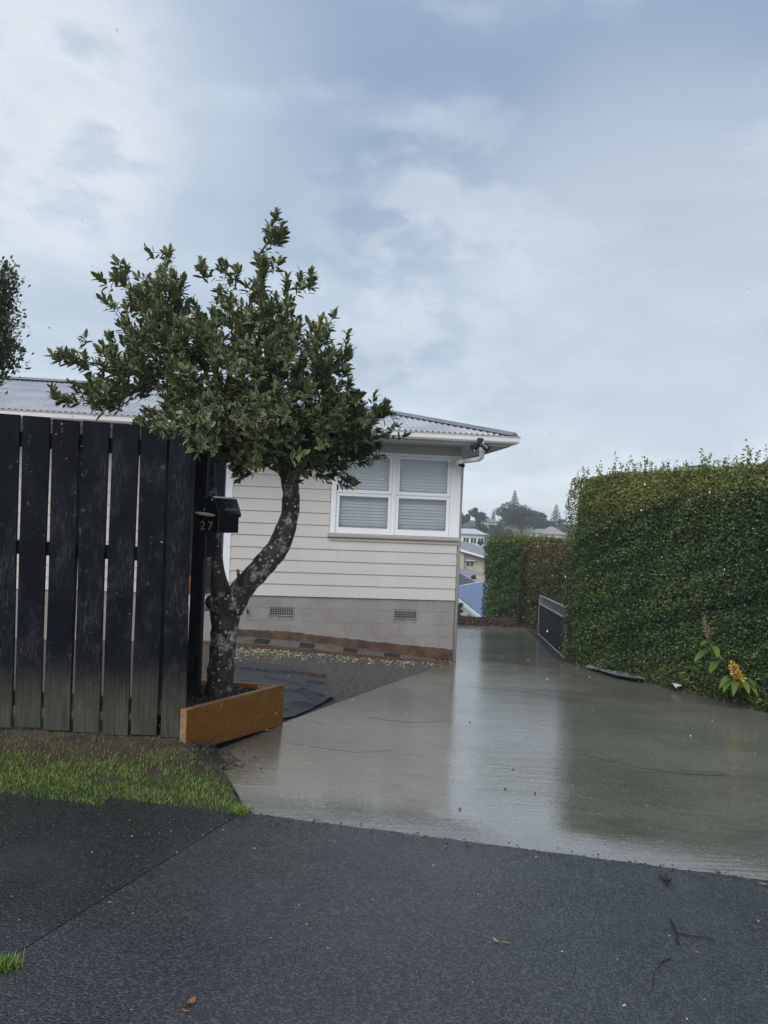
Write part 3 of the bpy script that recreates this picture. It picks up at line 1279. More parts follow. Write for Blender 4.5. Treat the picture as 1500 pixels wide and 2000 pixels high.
# vents
for (s0, s1, z0, z1) in vent_spans:
    mb = MB()
    nxv, nyv = 10, 4
    bw = .0055
    hx, hz = (s1 - s0 - .03) / nxv, (z1 - z0 - .026) / nyv
    wbox(mb, s0, s1, -.02, .008, z0, z0 + .013)
    wbox(mb, s0, s1, -.02, .008, z1 - .013, z1)
    wbox(mb, s0, s0 + .015, -.02, .007, z0 + .013, z1 - .013)
    wbox(mb, s1 - .015, s1, -.02, .007, z0 + .013, z1 - .013)
    for k in range(1, nxv):
        wbox(mb, s0 + .015 + k * hx - bw * .6, s0 + .015 + k * hx + bw * .6, -.018, .005, z0 + .013, z1 - .013)
    for k in range(1, nyv):
        wbox(mb, s0 + .0155, s1 - .0155, -.017, .0065, z0 + .013 + k * hz - bw * .6, z0 + .013 + k * hz + bw * .6)
    v = mb.build('vent', M['block'], house)
    mb = MB()
    wbox(mb, s0 + .004, s1 - .004, -.0048, -.0040, z0 + .004, z1 - .004)
    mb.build('vent_shade_sheet', M['dark'], v)  # flat black sheet behind the bars, painted as the shade in the holes


# weatherboards
def wboard(s0, s1, z, h=BOARD, cut=None):
    mb = MB()
    a = [(z - .012, .022), (z - .012, .004), (z + h + .010, .001), (z + h + .010, .006)]
    mb.prism([W(s0, zz, of) for zz, of in a], WU * (s1 - s0))
    return mb.build('weatherboard', M['board'], house)


z = Z_F
win_s0, win_s1 = 0., sw_l
krow = 0
while z < Z_SOF - .02:
    h = min(BOARD, Z_SOF - z - .012)
    top = z + h
    if z < Z_SILL - .05:
        # board below (or notched under) the window
        if top > Z_SILL - .062:
            h2 = Z_SILL - .062 - z
            if h2 > .03:
                wboard(0.0, sw_l + .01, z, h2 - .012)
            wboard(sw_l + .012, S_L - .10, z, h)
        else:
            jt = (0.0, 1.15, 2.32, 1.74, 0.0, .72, 2.05)[krow % 7]
            if jt:
                wboard(0.0, jt, z, h)
                wboard(jt + .0025, S_L - .10, z, h)
            else:
                wboard(0.0, S_L - .10, z, h)
    else:
        wboard(sw_l + .012, S_L - .10, z, h)
    if krow % 1 == 0:
        wboard(REC1 + .08, LEFT, z, h)
    # right side wall
    mb = MB()
    e = [(z - .012, .022), (z - .012, .004), (z + h + .010, .001), (z + h + .010, .006)]
    mb.prism([W(-of, zz, -.03) for zz, of in e], -WN * (DEPTH - .03))
    mb.build('weatherboard', M['board'], house)
    z += BOARD
    krow += 1
mb = MB()      # wall core
wbox(mb, 0.004, S_L - .004, -.10, -.002, Z_F - .002, Z_SILL - .06)
wbox(mb, sw_l, S_L - .004, -.10, -.002, Z_SILL - .06, Z_SOF + .02)
wbox(mb, REC1, LEFT, -.10, -.002, Z_F - .002, Z_SOF + .02)
wbox(mb, .003, .10, -DEPTH, -.102, Z_F - .002, Z_SOF + .02)
wbox(mb, .10, LEFT, -DEPTH, -DEPTH + .1, -1.4, Z_SOF + .02)
wbox(mb, LEFT - .1, LEFT, -DEPTH + .1, -.102, -1.4, Z_SOF + .02)
mb.build('wall_core', M['board'], house)
# corner boards
mb = MB()
wbox(mb, S_L - .10, S_L, -.10, .026, Z_F - .014, Z_SOF)
mb.build('corner_board', M['white'], house, bevel=.002)
mb = MB()
wbox(mb, REC1, REC1 + .08, -.10, .026, Z_F - .014, Z_SOF)
mb.build('corner_board', M['white'], house, bevel=.002)
mb = MB()
wbox(mb, -.022, sw_r, -.10, .030, Z_SILL - .002, Z_SOF - .09)
mb.build('corner_board', M['white'], house, bevel=.003)
# frieze above the window
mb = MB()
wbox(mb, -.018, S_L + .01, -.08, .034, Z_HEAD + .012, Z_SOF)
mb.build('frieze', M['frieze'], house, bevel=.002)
# recessed porch
mb = MB()
wbox(mb, REC0 + .002, REC1 - .002, -1.25, -1.15, -.3, Z_SOF)
wbox(mb, REC0 - .002, REC0 + .03, -1.15, -.103, -.3, Z_SOF)
wbox(mb, REC1 - .03, REC1 + .002, -1.15, -.103, -.3, Z_SOF)
mb.build('porch_wall', M['teal'], house)
mb = MB()
wbox(mb, REC0 + .032, REC1 - .032, -1.148, .02, -.35, Z_F - .05)
wbox(mb, REC0 + .032, REC1 - .032, .0205, .32, -.35, Z_F - .23)
mb.build('porch_step', M['block'], house, bevel=.004)
mb = MB()
wbox(mb, REC0 + .10, REC1 - .10, -1.149, -1.10, Z_F - .048, Z_F + 1.98)
dr = mb.build('door', M['teal'], house, bevel=.003)
mb = MB()
p_ = W(REC0 + .2, Z_F + .95, -1.06)
mb.tube([p_ - Vector((0, 0, .06)), p_ + Vector((0, 0, .06))], .012, 8)
mb.build('handle', M['chrome'], dr)

# window: frame, four sashes, panes, blinds
win = MB()
fo = .036
wbox(win, sw_l - .075, sw_l, -.10, fo, Z_SILL, Z_HEAD + .010)
wbox(win, sw_r, sw_l - .0755, -.10, fo - .002, Z_HEAD - .03, Z_HEAD + .010)
mid = (sw_r + sw_l - .075) / 2
wbox(win, mid - .03, mid + .03, -.10, fo - .004, Z_SILL, Z_HEAD - .031)
wobj = win.build('window', M['white'], house, bevel=.002)
mb = MB()
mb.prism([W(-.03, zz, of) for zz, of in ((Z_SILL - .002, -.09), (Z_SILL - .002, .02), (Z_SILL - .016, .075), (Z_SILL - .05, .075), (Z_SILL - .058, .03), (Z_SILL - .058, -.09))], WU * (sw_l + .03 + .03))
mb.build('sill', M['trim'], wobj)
mb = MB()
wbox(mb, -.024, sw_l - .01, .006, .030, Z_SILL - .105, Z_SILL - .061)
mb.build('apron', M['board'], wobj)
zm = (Z_SILL + Z_HEAD - .03) / 2 + .01
for (c0, c1) in ((sw_r + .004, mid - .032), (mid + .032, sw_l - .078)):
    for (z0, z1, of, bot) in ((Z_SILL + .002, zm - .004, .018, .085), (zm + .004, Z_HEAD - .033, .026, .045)):
        st, tp = .045, .040
        mb = MB()
        wbox(mb, c0, c1, of - .045, of, z0, z0 + bot)
        wbox(mb, c0, c1, of - .045, of, z1 - tp, z1)
        wbox(mb, c0, c0 + st, of - .0445, of - .0005, z0 + bot, z1 - tp)
        wbox(mb, c1 - st, c1, of - .0445, of - .0005, z0 + bot, z1 - tp)
        mb.build('sash', M['white'], wobj)
        mb = MB()
        wbox(mb, c0 + st - .002, c1 - st + .002, of - .024, of - .020, z0 + bot - .002, z1 - tp + .002)
        mb.build('pane', M['glass'], wobj)
    # venetian blind hangs in the room behind both sashes of this half
    zt, zb = Z_HEAD - .05, Z_SILL + .07
    ns = int((zt - zb) / .0455)
    sl = MB()
    w_ = c1 - c0 - .03
    sl.prism([(0, -.024, .010), (0, -.024, .0125), (0, .024, -.0095), (0, .024, -.012)], (w_, 0, 0))
    sme = sl.mesh('slat')
    for k in range(ns):
        p = W(c0 + .015, zb + (k + .5) * .0455, -.115)
        o = link('slat', sme, M['blind'], wobj)
        tilt = Matrix.Rotation(random.uniform(-.03, .03) - .74, 4, 'X') @ Matrix.Rotation(random.uniform(-.006, .006), 4, 'Y')
        o.matrix_local = Matrix.Translation(p - house.location) @ Matrix(((WU.x, WN.x, 0, 0), (WU.y, WN.y, 0, 0), (0, 0, 1, 0), (0, 0, 0, 1))) @ tilt
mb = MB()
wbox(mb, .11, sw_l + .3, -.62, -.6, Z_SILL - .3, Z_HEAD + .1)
mb.build('interior_shade_sheet', M['dark'], house)  # black panel added behind the blinds, the room's darkness painted as colour

# soffit, fascia, gutter, roof
OV = .66
SR = -.56                           # right eave
Z_G0 = Z_SOF + .028
mb = MB()
wbox(mb, SR + .02, LEFT + .4, -.0, OV - .02, Z_SOF + .001, Z_SOF + .013)
wbox(mb, SR + .02, -.0, -DEPTH - .4, -.001, Z_SOF + .001, Z_SOF + .013)
mb.build('soffit', M['soffit'], house)
mb = MB()
wbox(mb, SR, LEFT + .4, OV - .02, OV, Z_SOF - .02, Z_SOF + .11)
wbox(mb, SR, SR + .02, -DEPTH - .4, OV - .0205, Z_SOF - .02, Z_SOF + .11)
mb.build('fascia', M['soffit'], house)
gz = Z_SOF + .018
prof = [(OV + .003, gz + .10), (OV + .003, gz), (OV + .085, gz), (OV + .105, gz + .025), (OV + .105, gz + .075), (OV + .12, gz + .10), (OV + .112, gz + .10), (OV + .098, gz + .078), (OV + .098, gz + .028), (OV + .082, gz + .006), (OV + .010, gz + .006), (OV + .010, gz + .10)]
mb = MB()
ng = len(prof)
pts = []
for s_end in ('a', 'b', 'c'):
    for (of, zz) in prof:
        if s_end == 'a':
            pts.append(W(LEFT + .4, zz, of))
        elif s_end == 'b':
            pts.append(W(SR - (of - OV), zz, of))
        else:
            pts.append(W(SR - (of - OV), zz, -DEPTH - .4))
fs = [(b * ng + i, b * ng + (i + 1) % ng, (b + 1) * ng + (i + 1) % ng, (b + 1) * ng + i) for b in (0, 1) for i in range(ng)]
fs += [tuple(range(ng)), tuple(2 * ng + i for i in range(ng - 1, -1, -1))]
mb.add(pts, fs)
mb.build('gutter', M['gutter'], house)
# corrugated front slope in sheets, clipped at the hip
PITCH_R = math.tan(R(15.5))
EV = OV + .055                      # roof edge over the gutter
SRE = SR - .055
T_R = 3.02
z_e = gz + .112
pw, amp = .078, .0095


def roof_z(t):
    return z_e + t * PITCH_R


s = SRE
k = 0
while s < LEFT + .4:
    s1_ = s + pw * 10
    mb = MB()
    nn = 80
    vs, fs = [], []
    for i in range(nn + 1):
        ss = s + (s1_ - s) * i / nn
        wv = amp * math.cos(2 * math.pi * (ss - SRE) / pw)
        tt = min(T_R, max(0.012, ss - SRE))
        vs.append(W(ss, roof_z(0) + wv, EV))
        vs.append(W(ss, roof_z(tt) + wv, EV - tt))
    for i in range(nn):
        fs.append((2 * i, 2 * i + 2, 2 * i + 3, 2 * i + 1))
    nv_ = len(vs)
    vs2 = [v - Vector((0, 0, .0018)) for v in vs]
    mb.add(vs + vs2, fs + [tuple(j + nv_ for j in reversed(f)) for f in fs] + [(2 * i, 2 * i + nv_, 2 * i + 2 + nv_, 2 * i + 2) for i in range(nn)])
    o = mb.build('roof_sheet', M['roof'], house, smooth=True)
    s = s1_
    k += 1
# right and back slopes (flat sheets on the far side)
mb = MB()
a, b, c, d = W(SRE, z_e, EV), W(SRE, z_e, EV - 2 * T_R), W(SRE + T_R, roof_z(T_R), EV - T_R), W(LEFT + .4, roof_z(T_R), EV - T_R)
e_ = W(LEFT + .4, z_e, EV - 2 * T_R)
dz = Vector((0, 0, -.004))
mb.prism([a + dz, b + dz, c + dz], (0, 0, -.006))
mb.prism([b + dz, e_ + dz, d + dz, c + dz], (0, 0, -.006))
mb.build('back_roof', M['roof'], house)
for (p0, p1) in ((a + Vector((0, 0, .0)), c), (c, d), (c, b)):
    mb = MB()
    t = (p1 - p0).normalized()
    sd_ = t.cross(Vector((0, 0, 1))).normalized()
    q = [sd_ * .13 + Vector((0, 0, -.004)), sd_ * .05 + Vector((0, 0, .026)), Vector((0, 0, .05)), sd_ * -.05 + Vector((0, 0, .026)), sd_ * -.13 + Vector((0, 0, -.004)), Vector((0, 0, .0))]
    mb.prism([p0 + v for v in q], p1 - p0)
    mb.build('ridge_cap', M['ridge'], house)
# downpipe
mb = MB()
sd0 = P(941, 858, 10.55)
pth = [P(941, 860, 10.6), P(941, 888, 10.6), P(940, 894, 10.62), P(935, 897, 10.66), P(918, 899.5, 10.85), P(905, 901, 11.0), P(897, 904, 11.10), W(-.062, P(897, 906, 11.1).z, -.10), W(-.065, P(897, 915, 11.1).z, -.16), W(-.065, 1.6, -.18), W(-.065, -.7, -.18)]
mb.tube(pth, .034, 12)
mb.build('downpipe', M['gutter'], house, smooth=True)
mb = MB()
pa = P(897, 904, 11.08)
mb.tube([P(905, 900.5, 10.97), P(889, 905, 11.08)], .040, 12)
mb.build('pipe_bracket', M['gutter'], house, smooth=True)
# grime-free outside tap stub on the base
tp = W(wall_sz(484, 1193)[0], wall_sz(484, 1193)[1], .0)
mb = MB()
mb.tube([tp, tp + WN * .06], .013, 8)
mb.tube([tp + WN * .05 + Vector((0, 0, .03)), tp + WN * .05, tp + WN * .075 - Vector((0, 0, .03))], .011, 8)
mb.build('tap', M['black_plastic'], house)

# twin floodlight and camera at the eave corner
fl_p = P(938, 866, 10.46)
fl = empty('floodlight', fl_p, 'black twin-head sensor floodlight under the eave corner beside the downpipe', 'floodlight')
mb = MB()
mb.tube([fl_p + Vector((0, 0, .07)), fl_p + Vector((0, 0, .02))], .045, 12)
mb.tube([fl_p + Vector((0, 0, .02)), fl_p + Vector((0, 0, -.02))], .028, 10)
mb.build('base', M['black_plastic'], fl)
for sx in (-1, 1):
    mb = MB()
    c = fl_p + Vector((sx * .03, -.01, -.02))
    dr_ = Vector((sx * .72, -.35, -.52)).normalized()
    mb.tube([c, c + dr_ * .02, c + dr_ * .05, c + dr_ * .105, c + dr_ * .11], [.022, .044, .048, .056, .048], 12)
    mb.build('lamp_head', M['black_plastic'], fl)
mb = MB()
mb.tube([fl_p + Vector((0, -.03, -.015)), fl_p + Vector((0, -.05, -.045))], [.022, .018], 10)
mb.build('sensor', M['black_plastic'], fl)
sc_p = P(901, 909, 11.0)
sc = empty('security_camera', sc_p, 'small black security camera on the white corner board below the downpipe bend', 'camera')
mb = MB()
mb.tube([sc_p + Vector((-.025, .02, .012)), sc_p + Vector((.0, -.01, .004)), sc_p + Vector((.03, -.045, -.008))], [.022, .027, .027], 12)
mb.build('body', M['black_plastic'], sc, smooth=False)
mb = MB()
mb.tube([sc_p + Vector((-.07, .06, .035)), sc_p + Vector((-.02, .015, .015))], [.022, .014], 10)
mb.build('bracket', M['gutter'], sc)

# strip with dark pavers and timber edging along the house base
def soil_at(s, off):
    p = W(s, 0, off)
    return soil(p.x, p.y)


strip = MB()
for k in range(24):
    a, b = .28 + (S_L + .2 - .28) * k / 24, .28 + (S_L + .2 - .28) * (k + 1) / 24
    za, zb = (np.interp(q, *STRB) for q in (a, b))
    ea, eb = (np.interp(q, *EDGE) - .004 for q in (a, b))
    strip.hexa([W(a, za - .3, .026), W(b, zb - .3, .026), W(b, zb - .3, .36), W(a, za - .3, .36), W(a, za, .026), W(b, zb, .026), W(b, eb, .36), W(a, ea, .36)])
st_o = strip.build('paving_strip', M['strip'])
st_o['kind'] = 'structure'
for (px0, px1, py) in ((499, 528, 1252), (587, 616, 1260), (673, 700, 1271), (752, 783, 1282)):
    s1, _ = wall_sz(px0, py, .2)
    s0, _ = wall_sz(px1, py, .2)
    mb = MB()
    u0, u1 = .2, .85
    (za, ya), (zb, yb) = [[np.interp(q, *STRB) * (1 - u) + (np.interp(q, *EDGE) - .004) * u for u in (u0, u1)] for q in (s0, s1)]
    o0, o1 = .026 + .334 * u0, .026 + .334 * u1
    mb.hexa([W(s0, za - .02, o0), W(s1, zb - .02, o0), W(s1 + .03, yb - .02, o1), W(s0 + .03, ya - .02, o1), W(s0, za + .008, o0), W(s1, zb + .008, o0), W(s1 + .03, yb + .008, o1), W(s0 + .03, ya + .008, o1)])
    mb.build('paver', M['paver'], st_o, bevel=.002)
edg = empty('timber_edging', W(.2, -.6, .4), 'brown timber edging board holding the strip along the house base', 'edging board')
mb = MB()
for k in range(16):
    a, b = .12 + (S_L + .3 - .12) * k / 16, .12 + (S_L + .3 - .12) * (k + 1) / 16
    za, zb = (np.interp(q, *EDGE) for q in (a, b))
    mb.hexa([W(a, za - .3, .362), W(b, zb - .3, .362), W(b, zb - .3, .40), W(a, za - .3, .40), W(a, za + .004, .362), W(b, zb + .004, .362), W(b, zb + .003, .40), W(a, za + .003, .40)])
mb.build('board', M['edging'], edg)

# porch things seen beside the trunk
pp = W(REC0 + .42, Z_F - .05, -.35)
pot = empty('pot_plant', pp, 'red-leaved plant in a clay pot on the porch behind the fence', 'potted plant')
mb = MB()
mb.tube([pp, pp + Vector((0, 0, .03)), pp + Vector((0, 0, .24)), pp + Vector((0, 0, .26))], [.10, .11, .15, .155], 16)
mb.build('pot', M['pot'], pot)
n = 220
c = np.array(pp + Vector((0, 0, .42)))
ps = c + rng.normal(0, 1, (n, 3)) * np.array([.10, .10, .11])
V, F_, at = leaves(ps, unit(ps - c + np.array([0, 0, .1])), rng.normal(size=(n, 3)), rng.uniform(.05, .09, n), rng.uniform(.02, .035, n), rng.uniform(0, 1, n), org=pp)
o = link('foliage', np_mesh('foliage', V, F_, at), M['redleaf'], pot)
bx = W(REC0 + .30, Z_F - .23, .18)
tub = empty('storage_tub', bx, 'white plastic tub with dark print standing on the porch step', 'tub')
mb = MB().hexa([bx + Vector(v) for v in ((-.10, -.07, 0), (.10, -.07, 0), (.10, .07, 0), (-.10, .07, 0), (-.125, -.09, .17), (.125, -.09, .17), (.125, .09, .17), (-.125, .09, .17))])
mb.build('body', M['sheetwhite'], tub, bevel=.008)
mb = MB().box(tuple(bx + Vector((-.135, -.10, .171))), tuple(bx + Vector((.135, .10, .19))))
mb.build('lid', M['sheetwhite'], tub, bevel=.005)
mb = MB()
for (x0, x1, z0, z1) in ((-.06, -.02, .04, .12), (.0, .03, .06, .13), (.05, .075, .05, .11)):
    mb.box(tuple(bx + Vector((x0, -.0925, z0))), tuple(bx + Vector((x1, -.078, z1))))
mb.build('dark_print', M['black_plastic'], tub)
mbx = W(REC0 + .42, Z_F + .62, -1.10)
mt = empty('meter_box', mbx, 'small white meter box on the dark porch wall above the red plant', 'meter box')
mb = MB().box(tuple(mbx + Vector((-.09, -.06, -.11))), tuple(mbx + Vector((.09, .04, .11))))
mb.build('casing', M['sheetwhite'], mt, bevel=.006)
mb = MB().box(tuple(mbx + Vector((-.07, -.066, -.02))), tuple(mbx + Vector((.07, -.0605, .08))))
mb.build('red_panel', M['pot'], mt)

# ------------------------------------------------------------------ planter and mulch
plr = empty('planter_box', (pl_l.x, pl_l.y, pl_l.z), 'orange-brown timber planter box around the base of the tree', 'planter')
A0, B0 = Vector((pl_l.x, pl_l.y, 0)), Vector((pl_r.x, pl_r.y, 0))
zt_l, zt_r = P(366, 1386, A0.y).z, P(557, 1337, B0.y).z
fd = (B0 - A0).normalized()
fn_ = Vector((-fd.y, fd.x, 0))           # towards the tree (left/back)
TH = .045
zA, zB = pl_l.z - .012, g(B0.x, B0.y) - .05
mb = MB().hexa([Vector((*A0.xy, zA)), Vector((*B0.xy, zB)), Vector((*(B0 + fn_ * TH).xy, zB)), Vector((*(A0 + fn_ * TH).xy, zA)),
                Vector((*A0.xy, zt_l)), Vector((*B0.xy, zt_r)), Vector((*(B0 + fn_ * TH).xy, zt_r)), Vector((*(A0 + fn_ * TH).xy, zt_l))])
fb = mb.build('front_board', M['planter'], plr, bevel=.004)
fb.data.materials.append(M['cutend'])
for p in fb.data.polygons:
    if abs(p.normal.dot(fd)) > .9 or p.normal.z > .9:
        p.material_index = 1
C0 = B0 + fn_ * TH - fd * .001
C1 = Vector((-1.62, C0.y + .12, 0))
bd = (C1 - C0).normalized()
bn = Vector((bd.y, -bd.x, 0))
if bn.y > 0:
    bn = -bn
zb2 = g(C0.x, C0.y) - .02
mb = MB().hexa([Vector((*q.xy, zb2)) for q in (C0, C1, C1 + bn * TH, C0 + bn * TH)] + [Vector((*q.xy, zt_r - .004)) for q in (C0, C1, C1 + bn * TH, C0 + bn * TH)])
bb_ = mb.build('back_board', M['planter'], plr, bevel=.004)
bb_.data.materials.append(M['cutend'])
for p in bb_.data.polygons:
    if p.normal.z > .9:
        p.material_index = 1
mb = MB().box((C0.x - .16, C0.y - .11, zt_r - .05), (C0.x - .05, C0.y - .055, zt_r - .006))
mb.build('corner_block', M['cutend'], plr, bevel=.003)


def mulch_z(x, y):
    t = ((Vector((x, y, 0)) - A0).dot(fd)) / (B0 - A0).length
    return zt_l + (zt_r - zt_l) * max(0, min(1.2, t)) - .055 + .012 * float(sn((x, y, 0), 9))


mpoly = [A0 + fn_ * TH + fd * .01, B0 + fn_ * TH * 1.0 - fd * .03, Vector((-1.62, C0.y + .05, 0)), Vector((-1.62, 4.75, 0)), Vector((-1.24, 4.72, 0))]
bm = bmesh.new()
vv = [bm.verts.new((p.x, p.y, 0)) for p in mpoly]
bm.faces.new(vv)
bmesh.ops.triangulate(bm, faces=bm.faces)
bmesh.ops.subdivide_edges(bm, edges=bm.edges, cuts=14, use_grid_fill=True)
for v in bm.verts:
    v.co.z = mulch_z(v.co.x, v.co.y)
me = bpy.data.meshes.new('soil_fill')
for v in bm.verts:
    v.co -= plr.location
bmesh.ops.recalc_face_normals(bm, faces=bm.faces)
bm.to_mesh(me)
bm.free()
link('soil_fill', me, M['bed'], plr)


def inside(p, poly):
    c = False
    n = len(poly)
    for i in range(n):
        a, b = poly[i], poly[(i + 1) % n]
        if (a.y > p[1]) != (b.y > p[1]) and p[0] < (b.x - a.x) * (p[1] - a.y) / (b.y - a.y) + a.x:
            c = not c
    return c


CH = np.array([(-.5, 0, -.5), (.5, 0, -.4), (.5, 1, -.5), (-.4, 1, -.4), (-.5, 0, .5), (.4, .02, .5), (.45, .97, .4), (-.5, 1, .5)], float)
CHF = np.array([(3, 2, 1, 0), (4, 5, 6, 7), (0, 1, 5, 4), (1, 2, 6, 5), (2, 3, 7, 6), (3, 0, 4, 7)])


def chips(name, pts, l0, l1, w0, w1, mat, flat_=.25, thick=.35, parent=None):
    n = len(pts)
    a = rng.uniform(0, 6.283, n)
    ax = np.stack([np.cos(a), np.sin(a), rng.normal(0, flat_, n)], 1)
    nr = np.stack([rng.normal(0, flat_, n), rng.normal(0, flat_, n), np.ones(n)], 1)
    tm = CH * np.array([1, 1, thick])
    V, F_, at = leaves(np.asarray(pts), ax, nr, rng.uniform(l0, l1, n), rng.uniform(w0, w1, n), rng.uniform(0, 1, n), tm, CHF, org=origin(parent) if parent else (0, 0, 0))
    return link(name, np_mesh(name, V, F_, at), mat, parent)


mp = []
while len(mp) < 900:
    x, y = random.uniform(-1.62, -.78), random.uniform(4.72, 6.4)
    if inside((x, y), mpoly):
        mp.append((x, y, mulch_z(x, y) + .004))
mu = chips('bark_mulch', mp, .02, .055, .008, .022, M['barkchip'], .45)
tag(mu, 'dark bark mulch chips filling the planter box under the tree', 'mulch', kind='stuff')
big = [((458, 1352), .075), ((466, 1333), .07), ((445, 1330), .06), ((492, 1343), .05), ((477, 1344), .04), ((425, 1368), .05), ((505, 1338), .045)]
lab = ['longest pale wood chip lying on the mulch beside the trunk', 'pale wood chip leaning upright by the back board of the planter', 'pale wood chip close against the back board near the trunk', 'pale wood chip near the right inner corner of the planter', 'small pale wood chip in the middle of the planter mulch', 'pale wood chip below the front of the trunk base', 'small pale wood chip tucked in the right end of the planter']
for ((px, py), ln_), l in zip(big, lab):
    p = G(px, py, mulch_z)
    o = chips('wood_chip', [(0, 0, 0)], ln_, ln_, .018, .02, M['cutend'], .35)
    o.location = p + Vector((0, 0, .008))
    tag(o, l, 'wood chip', 'pale wood chips in the planter')
lp = []
for _ in range(330):
    p = G(random.gauss(412, 28), random.gauss(1488, 14))
    lp.append((p.x, p.y, max(verge(p.x, p.y), 0.0) + .004 if p.x < gl.x + .05 else g(p.x, p.y) + .006))
o = chips('leaf_litter', lp, .008, .028, .005, .014, M['barkchip'], .4)
tag(o, 'dark leaf litter spilled on the ground at the planter corner', 'leaf litter', kind='stuff')

# pale chips scattered on the soil by the edging
cp = []
while len(cp) < 900:
    t = random.random()
    px = 455 + 430 * t
    lo, hi = np.interp(px, [455, 600, 700, 800, 885], [1261, 1270, 1279, 1288, 1294]), np.interp(px, [455, 560, 680, 800, 885], [1293, 1297, 1300, 1304, 1301])
    py = lo + (hi - lo) * min(1, abs(random.gauss(.18, .34)))
    if random.random() > (1.0 if px < 640 else .75):
        continue
    p = G(px, py, soil)
    cp.append((p.x, p.y, soil(p.x, p.y) + .006))
o = chips('pale_chips', cp, .012, .05, .008, .022, M['chip'], .3, .2)
tag(o, 'pale yellow wood chips scattered on bare soil along the edging', 'wood chips', kind='stuff')
bp = []
while len(bp) < 900:
    px, py = random.uniform(455, 880), random.uniform(1262, 1365)
    p = G(px, py, soil)
    bp.append((p.x, p.y, soil(p.x, p.y) + .004))
o = chips('gravel', bp, .006, .018, .006, .016, M['gravel'], .4, .4)
tag(o, 'grey-brown gravel and crumbs of soil over the bare yard', 'gravel', kind='stuff')

# black weed mat, crumpled, with lifted folds
mt_poly_px = [(440, 1292), (520, 1297), (600, 1308), (634, 1318), (636, 1338), (640, 1352), (654, 1366), (630, 1378), (600, 1392), (575, 1403), (548, 1408), (500, 1370), (440, 1340)]
mpts = [G(px, py, soil) for px, py in mt_poly_px]
bm = bmesh.new()
vv = [bm.verts.new((p.x, p.y, 0)) for p in mpts]
bm.faces.new(vv)
bmesh.ops.triangulate(bm, faces=bm.faces)
for _ in range(5):
    bmesh.ops.subdivide_edges(bm, edges=[e for e in bm.edges if e.calc_length() > .05], cuts=1)
    bmesh.ops.triangulate(bm, faces=bm.faces)
fold_lines = [(G(560, 1355, soil), G(628, 1364, soil), .018), (G(590, 1358, soil), G(610, 1372, soil), .020), (G(575, 1380, soil), G(612, 1384, soil), .014), (G(520, 1325, soil), G(600, 1345, soil), .012), (G(556, 1392, soil), G(645, 1370, soil), .012), (G(455, 1306, soil), G(640, 1322, soil), .018), (G(600, 1336, soil), G(632, 1339, soil), .014)]
for v in bm.verts:
    x, y = v.co.x, v.co.y
    h = .012 + .010 * float(sn((x, y, 0), 3.)) + .005 * float(sn((x, y, 3), 9))
    for a, b, hh in fold_lines:
        ab = (b - a).xy
        t = max(0, min(1, ((Vector((x, y)) - a.xy).dot(ab)) / ab.length_squared))
        dd = (Vector((x, y)) - (a.xy + ab * t)).length
        h += 1.7 * hh * math.exp(-(dd / .030) ** 2)
    v.co.z = max(soil(x, y), dwz(x, y)) + max(h, .006)
bmesh.ops.solidify(bm, geom=bm.faces[:], thickness=.003)
me = bpy.data.meshes.new('weed_mat')
bm.to_mesh(me)
bm.free()
tag(link('weed_mat', me, M['mat']), 'crumpled black weed mat lying on the soil behind the planter box', 'weed mat')
op = G(617, 1321, soil)
mb = MB().hexa([op + Vector(v) for v in ((-.075, -.03, 0), (.085, -.05, 0), (.09, .04, 0), (-.06, .06, 0), (-.075, -.03, .055), (.08, -.05, .032), (.09, .04, .035), (-.06, .06, .06))])
tag(mb.build('timber_offcut', M['driedleaf'], bevel=.004), 'short dark timber offcut holding down the weed mat', 'timber offcut')

# ------------------------------------------------------------------ mailbox
mx_edge = P(426, 1040, 5.27)
ANG = R(27)
mcen_dir_f = Vector((-math.sin(ANG), -math.cos(ANG), 0))   # out of the numbered front
mcen_dir_s = Vector((math.cos(ANG), -math.sin(ANG), 0))    # out of the right side
MW, ML = .172, .225
z0 = P(426, 1041, 5.27).z
zt_body = P(430, 1006, 5.27).z
zt_roof = P(430, 969, 5.27).z
mo = mx_edge - mcen_dir_s * MW / 2 - mcen_dir_f * 0.0
mo.z = z0
mbx_ = empty('letterbox', mo, 'black metal letterbox numbered 27 mounted on the fence post', 'letterbox')
# local frame: x along side normal, y into the box, z up
MF = Matrix(((mcen_dir_s.x, -mcen_dir_f.x, 0, mo.x), (mcen_dir_s.y, -mcen_dir_f.y, 0, mo.y), (0, 0, 1, z0), (0, 0, 0, 1)))
hb, hr = zt_body - z0, zt_roof - z0
mb = MB()
mb.box((-MW / 2, 0, 0), (MW / 2, ML, hb), 0, MF)
mb.build('body', M['mailbox'], mbx_, bevel=.004)
mb = MB()
pr = [(-MW / 2 - .008, hb - .012), (MW / 2 + .008, hb - .012), (MW / 2 + .010, hb + .012), (MW / 2 - .006, hb + .05), (MW * .30, hr - .012), (.0, hr), (-MW * .30, hr - .012), (-MW / 2 + .006, hb + .05), (-MW / 2 - .010, hb + .012)]
mb.prism([MF @ Vector((x, -.014, zz)) for x, zz in pr], (MF.to_3x3() @ Vector((0, ML + .026, 0))))
lid = mb.build('lid', M['mailbox'], mbx_, bevel=.003)
mb = MB()
mb.prism([MF @ Vector((MW / 2 - .004 + .004, .06, hb + .03)), MF @ Vector((MW / 2 + .016, .06, hb + .02)), MF @ Vector((MW / 2 + .013, .06, hb + .034)), MF @ Vector((MW / 2 - .001, .06, hb + .05))], MF.to_3x3() @ Vector((0, .145, 0)))
mb.build('lid_handle', M['mailbox'], lid)
